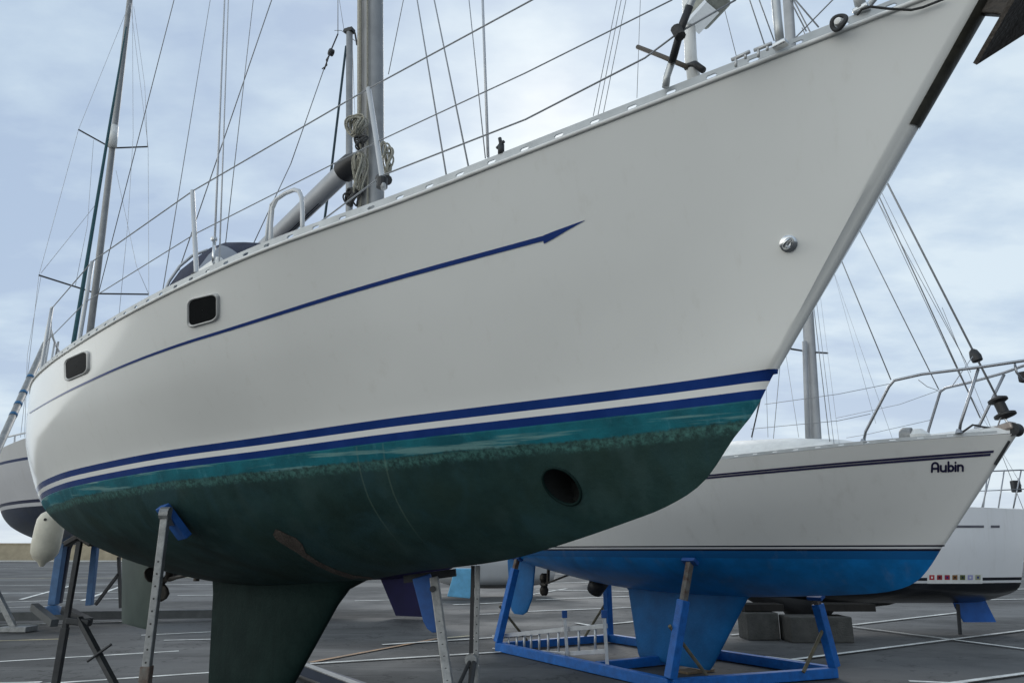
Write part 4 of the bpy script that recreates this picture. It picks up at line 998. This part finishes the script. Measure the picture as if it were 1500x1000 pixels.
# ------------------------------------------------------------------ third yacht, stern to the right
FT = Frame(3.9, 15.6, R(-90))
thd = boat('sailing_yacht', FT, 'white yacht with black underside and row of tiny flags behind the Aubin bow')
zt = lambda y, Y=15.0: aty(1400, y, Y).z
xs_ = FT.loc(aty(1489, 860, 14.95)).x; TW = zt(852)
HT = Hull(([-.7, 0, 1, 2.5, 4.2, xs_ + .25], [.06, .42, .85, 1.25, 1.35, .95], [2.62, 2.55, 2.48, 2.42, 2.38, zt(747)]),
          ([0, 1, 2.5, 4.2, xs_], [.03, .4, .95, 1.15, .8]), TW,
          ([0, .4, 1.0, 2.5, 4.2, 5.4, xs_], [TW - .03, TW - .2, TW - .34, TW - .42, TW - .42, TW - .40, TW - .30]), xs_, r0=.05, r1=.025, bulge=(0, .06), tr=.22, cols=40)
M_TH = hull_paint('white_topsides_black_antifouling', [(TW, (.75, .76, .78)), (TW + .045, (.012, .013, .02)), (TW + .10, (.80, .80, .81))], (.012, .014, .02), .3)
HT.build('hull', M_TH, thd); HT.deck('deck', M_DECK, thd)
HC = lambda x, y: HT.hit(FT, x, y)
def patch(name, m, x0, y0, x1, y1, off=.006, parent=thd):
    rows = []
    for k in range(9):
        x = x0 + (x1 - x0) * k / 8; r_ = [HC(x, y) for y in (y0, y1)]; rows.append([p + n * off for p, n in r_])
    return MB().grid(rows).build(name, m, parent)
patch('grey_stripe', mat('grey_vinyl', (.12, .12, .14), .4), 1398, 769, 1441, 772.5); patch('grey_stripe', MATS['grey_vinyl'], 1451, 769, 1464, 772.5)
patch('flag_panel', M_WHITEP, 1358, 840, 1439, 854, .005)
FC = [(.45, .03, .04), (.30, .02, .03), (.35, .02, .05), (.25, .12, .04), (.10, .12, .03), (.35, .35, .6), (.35, .36, .25)]
for k, c in enumerate(FC):
    x = 1361 + k * 11.2; fl_ = mat('flag_colour_%s' % 'abcdefg'[k], c, .5)
    f = patch('flag', fl_, x, 841.5, x + 7.5, 848.5, .009)
    patch('flag_mark', [M_WHITEP, M_NAVY, M_COVE, M_BLACK, M_NAVY, M_WHITEP, M_COVE][k], x + 2.4, 843.5, x + 5, 846.5, .012)
foil('rudder', mat('bright_blue_rudder', (.015, .11, .42), .5, 0, .2, 4), thd, [(xs_ - .95, xs_ - .3, TW - .2, .08), (xs_ - .88, xs_ - .2, TW - .5, .08), (xs_ - .75, xs_ - .1, .22, .06)])
foil('keel', M_BLACK, thd, [(.7, 4.2, TW - .30, .5), (1.0, 3.6, TW - .46, .55), (1.5, 2.5, .42, .5), (1.7, 2.2, .12, .4)])
MB().bar(FT.loc(aty(1403, 884, 15.5)), Vector((*FT.loc(aty(1403, 905, 15.5))[:2], .0)), .05, .05).build('prop_leg', M_DARKST, thd)
tp = MB()
LT = lambda x, y, Y: FT.loc(aty(x, y, Y))
for a_, c_, Y in (((1440, 747), (1447, 690), 15.1), ((1462, 747), (1471, 688), 15.1), ((1437, 748), (1452, 690), 16.2), ((1484, 746), (1496, 688), 15.2), ((1484, 746), (1492, 700), 16.3)):
    tp.tube([LT(*a_, Y), LT(*c_, Y)], .0135, 8)
tp.tube([LT(1430, 695, 15.1), LT(1447, 690, 15.1), LT(1496, 688, 15.2), LT(1512, 690, 16.0)], .0135, 8).tube([LT(1432, 719, 15.1), LT(1500, 716, 15.2)], .01, 8)
tp.build('pushpit', M_PUL, thd, smooth='all')
MB().box(LT(1488, 712, 15.5), (.16, .12, .24)).build('outboard_bracket', M_BLACK, thd, bevel=.02)
wire('backstay', [LT(1500, 748, 15.6), LT(1466, 662, 15.5), LT(1380, 450, 15.4)], .006, M_WIRE, thd); wire('backstay', [LT(1497, 712, 15.6), LT(1470, 665, 15.6), LT(1400, 540, 15.6)], .004, M_WIRE, thd)
cabin('coachroof', M_DECK, thd, [(1.6, .4, 2.4, 2.4), (2.0, .7, 2.4, 2.65), (4.4, .8, 2.35, 2.68), (4.5, .8, 2.35, 2.4)])

# concrete blocks under the third yacht
def block(x0, x1, y0, y1, Y, label, dep=.6):
    a_ = aty(x0, y1, Y); c_ = aty(x1, y0, Y); wd = c_.x - a_.x; ht = max(.3, aty(x0, y0, Y).z)
    b = MB(); b.box((0, 0, ht / 2), (wd, dep, ht)); 
    o = b.build('concrete_block', M_CONC, None, bevel=.02); o.location = ((a_.x + c_.x) / 2, Y + dep / 2, 0); return tag(o, label, 'block', 'concrete blocks under the third yacht')
block(1096, 1140, 897, 930, 14.5, 'weathered concrete block beside the leading edge of the blue Aubin keel')
block(1160, 1248, 903, 938, 14.1, 'wide pale concrete block behind the right hand blue cradle post')
t_ = mat('dark_timber', (.02, .017, .014), .9, 0, .3, 9)
for x0, x1, Y, lb in ((1092, 1150, 14.6, 'dark timber baulk on top of the block beside the Aubin keel'), (1205, 1285, 14.2, 'dark timber baulk on the wide block under the black hull')):
    a_ = aty(x0, 890, Y); c_ = aty(x1, 890, Y); o = MB().box((0, 0, 0), (c_.x - a_.x, .5, .13)).build('timber_baulk', t_, None, bevel=.01)
    o.location = ((a_.x + c_.x) / 2, Y + .3, a_.z + .0); tag(o, lb, 'timber', 'timber on the concrete blocks')

# ------------------------------------------------------------------ left background yacht, bow towards us
FL = Frame(-8.0, 13.9, R(31))
lft = boat('sailing_yacht', FL, 'white yacht with navy underside behind the foreground stern at the left edge')
HLf = Hull(([-1.0, 0, 1.2, 3, 5, 7.5, 9.2], [.06, .55, 1.1, 1.62, 1.75, 1.5, 1.15], [3.85, 3.74, 3.65, 3.55, 3.5, 3.5, 3.55]),
           ([0, 1, 2.4, 4.2, 6.5, 9], [.03, .38, .95, 1.35, 1.4, .95]), 2.5,
           ([0, .3, .8, 1.6, 3, 5, 7, 9], [2.48, 2.2, 2.0, 1.85, 1.72, 1.7, 1.9, 2.35]), 9, bulge=(0, .07), tr=.2, cols=40)
M_LF = hull_paint('white_topsides_navy_antifouling', [(2.43, (.6, .6, .62)), (2.5, (.015, .02, .06)), (2.56, (.62, .62, .64)), (3.28, (.03, .05, .14)), (3.33, (.66, .66, .66))], (.012, .02, .045), .3)
HLf.build('hull', M_LF, lft); HLf.deck('deck', M_DECK, lft)
foil('keel', M_NAVY, lft, [(3.2, 6.2, 1.85, .3), (3.6, 5.8, 1.6, .2), (4.0, 5.6, .45, .2)])
W2 = lambda x, y, Y, fr=FL: fr.loc(aty(x, y, Y))
YM = 18.2
lm = MB().tube([W2(113, 640, YM), W2(150, 340, YM), W2(190, 0, YM), W2(197, -60, YM)], [.085, .085, .075, .07], 14).build('mast', M_ALUD, lft, smooth='all')
MB().tube([W2(164, 215, YM - .1), W2(167, 185, YM - .1)], .12, 12).build('radar_bracket', M_WHITEP, lm, smooth='all')
MB().tube([W2(57, 403, YM - .3), W2(139, 429, YM)], .022, 8).build('spreader', M_DARKST, lm); MB().tube([W2(139, 430, YM), W2(218, 431, YM + .3)], .022, 8).build('spreader', M_DARKST, lm)
MB().tube([W2(115, 190, YM - .3), W2(160, 215, YM)], .022, 8).build('spreader', M_DARKST, lm); MB().tube([W2(166, 217, YM), W2(217, 215, YM + .3)], .022, 8).build('spreader', M_DARKST, lm)
MB().tube([W2(86, 640, 15.2), W2(108, 500, 16.0), W2(163, 170, 17.6), W2(185, 40, 18)], [.045, .05, .035, .02], 10).build('furled_sail', mat('teal_sail_cover', (.02, .075, .09), .8, 0, .2, 8), lft, smooth='all')
for ps in ([(190, 5), (115, 190), (57, 403), (30, 640)], [(191, 5), (217, 215), (218, 431), (216, 470)], [(140, 300), (60, 400)], [(194, 0), (195, 200), (187, 330), (174, 465)], [(137, 205), (128, 330), (110, 420)], [(196, 10), (212, 125), (216, 215)], [(170, 250), (200, 390), (218, 431)], [(60, 405), (40, 520), (36, 640)]):
    wire('shroud', [W2(x, y, YM - .3) for x, y in ps], .006, M_WIREL, lft)
for ps in ([(167, 230), (150, 350)],): wire('shroud', [W2(x, y, YM) for x, y in ps], .006, M_WIRE, lft)
MB().tube([W2(0, 660, 15.5), W2(10, 640, 15.5), W2(45, 632, 15.0)], .02, 8).tube([W2(20, 672, 15.5), W2(22, 638, 15.5)], .02, 8).build('pulpit', M_STEELP, lft, smooth='all')
# its cradle
lc0 = aty(105, 905, 17.2); lc0.z = 0
lcr = empty('boat_cradle', 'dull blue cradle legs on a grey steel beam under the left background yacht', 'boat cradle', lc0)
M_CRB = mat('faded_blue_steel', (.05, .13, .27), .55, 0, .2, 6)
def WL(x, y, Y): return aty(x, y, Y) - lc0
MB().bar(WL(92, 790, 16.6), WL(78, 885, 16.6), .16, .16).build('leg', M_CRB, lcr, bevel=.01); MB().bar(WL(141, 790, 17.6), WL(131, 886, 17.6), .13, .13).build('leg', M_CRB, lcr, bevel=.01)
MB().lathe([(.28, -.12), (.18, 0), (.09, .06)], WL(78, 890, 16.6), (0, 0, 1), 20).build('foot', M_CRB, lcr)
f0 = WL(78, 900, 16.6); MB().bar((-4.5, 0, .16), (3.0, 1.2, .16), .2, .18).build('beam', mat('dull_grey_steel', (.075, .08, .082), .6, .2, .2), lcr); MB().bar(WL(50, 888, 16.4), WL(80, 912, 15.6), .14, .14).build('beam', MATS['dull_grey_steel'], lcr)
MB().bar(WL(95, 893, 16.4), WL(130, 910, 15.8), .16, .14).build('beam', M_DARKST, lcr)
MB().bar(WL(174, 840, 17.5), WL(140, 885, 17.5), .06, .06).build('brace', M_DARKST, lcr); MB().bar(WL(174, 815, 17.5), WL(177, 890, 17.5), .06, .06).build('brace', M_DARKST, lcr)
# grey strut at the extreme left
s0 = atz(26, 925); sp_ = empty('trestle', 'grey steel trestle leg standing at the lower left edge of the photo', 'trestle', s0)
MB().bar(aty(-14, 850, s0.y) - s0, aty(24, 925, s0.y) - s0, .1, .1).build('leg', M_GALV, sp_); MB().box(Vector((0, 0, .06)), (.55, .4, .1)).build('foot', M_GALV, sp_, bevel=.01)

# ------------------------------------------------------------------ navy yacht hidden behind the main hull
FN = Frame(-1.0, 18.3, R(68))
nav = boat('sailing_yacht', FN, 'purple navy keeled yacht mostly hidden behind the foreground hull')
HN = Hull(([-.8, 0, 1.2, 3, 5, 7.4], [.06, .45, 1.0, 1.4, 1.45, 1.0], [2.7, 2.6, 2.5, 2.42, 2.4, 2.42]), ([0, 1, 2.5, 4.5, 7], [.03, .4, 1.0, 1.2, .8]), 1.5,
          ([0, .4, 1, 2.5, 4.5, 7], [1.48, 1.2, 1.0, .88, .92, 1.35]), 7, bulge=(0, .06), tr=.2, cols=30)
M_NV = hull_paint('white_topsides_purple_navy_antifouling', [(1.5, (.62, .62, .64))], (.006, .005, .045), .7)
HN.build('hull', M_NV, nav); HN.deck('deck', M_DECK, nav)
nk = lambda x, y: FN.px(x, y, 0)
ka, kb, kc_ = nk(553, 850), nk(580, 897), nk(640, 897)
M_KN = mat('purple_navy_antifouling', (.006, .005, .045), .85, 0, .2, 3)
foil('keel', M_KN, nav, sorted([(min(nk(553, 848).x, nk(640, 848).x), max(nk(553, 848).x, nk(640, 848).x), nk(600, 846).z + .12, .14), (min(kb.x, kc_.x), max(kb.x, kc_.x), .06, .12)], key=lambda r: -r[2]))
nm0 = FN.loc(aty(511, 600, 19)); nm1 = FN.loc(aty(512, 43, 19))
nmast = MB().tube([nm0, nm1], .1, 14).build('mast', M_ALUD, nav, smooth='all')
YN = 19
wn = lambda x, y: FN.loc(aty(x, y, YN))
MB().tube([wn(503, 45), wn(520, 49), wn(523, 66)], .03, 8).box(wn(512, 46), (.28, .2, .12)).build('masthead_fitting', M_DARKST, nmast)
MB().tube([wn(507, 68), wn(486, 244), wn(474, 332), wn(460, 430)], .035, 8).build('furled_sail', mat('dark_teal_cover', (.02, .045, .06), .8), nav, smooth='all')
wire('shroud', [wn(504, 45), wn(497, 0), wn(494, -60)], .008, M_WIRE, nav); wire('shroud', [wn(520, 60), wn(500, 45), wn(490, 45)], .01, M_WIRE, nav); wire('shroud', [wn(516, 60), wn(521, 200), wn(524, 330)], .008, M_WIREL, nav)

# small pale boat far behind, pale blue rudder
FP = Frame(-2.9, 27.0, R(-75))
pal = boat('sailing_yacht', FP, 'small far white boat with a pale blue rudder glimpsed under the foreground bow')
HP = Hull(([-.4, .3, 1.4, 3, 4.6], [.05, .4, .8, .95, .8], [1.75, 1.65, 1.55, 1.5, 1.5]), ([0, 1, 2.4, 4.4], [.03, .45, .75, .65]), .75, ([0, .4, 1.2, 3, 4.4], [.72, .5, .32, .28, .42]), 4.4, bulge=(0, .05), tr=.1, cols=24)
HP.build('hull', hull_paint('white_hull_grey_bottom', [(.42, (.62, .62, .62))], (.25, .25, .25), .4), pal); HP.deck('deck', M_DECK, pal)
ru = MB(); Yr = 25.5; q = [FP.loc(aty(x, y, Yr)) for x, y in ((666, 832), (695, 832), (694, 858), (688, 876), (655, 873), (660, 855))]
up_ = [p + FP.loc(FP.o + Vector((0, .12, 0))) for p in q]
fa_ = [ru.bm.verts.new(p) for p in q]; fb_ = [ru.bm.verts.new(p) for p in up_]; ru.bm.faces.new(fa_); ru.bm.faces.new(fb_[::-1])
for k in range(6): ru.bm.faces.new((fa_[k], fa_[(k + 1) % 6], fb_[(k + 1) % 6], fb_[k]))
ru.build('rudder', mat('pale_blue_rudder', (.16, .47, .72), .5, 0, .2, 3), pal, bevel=.02)
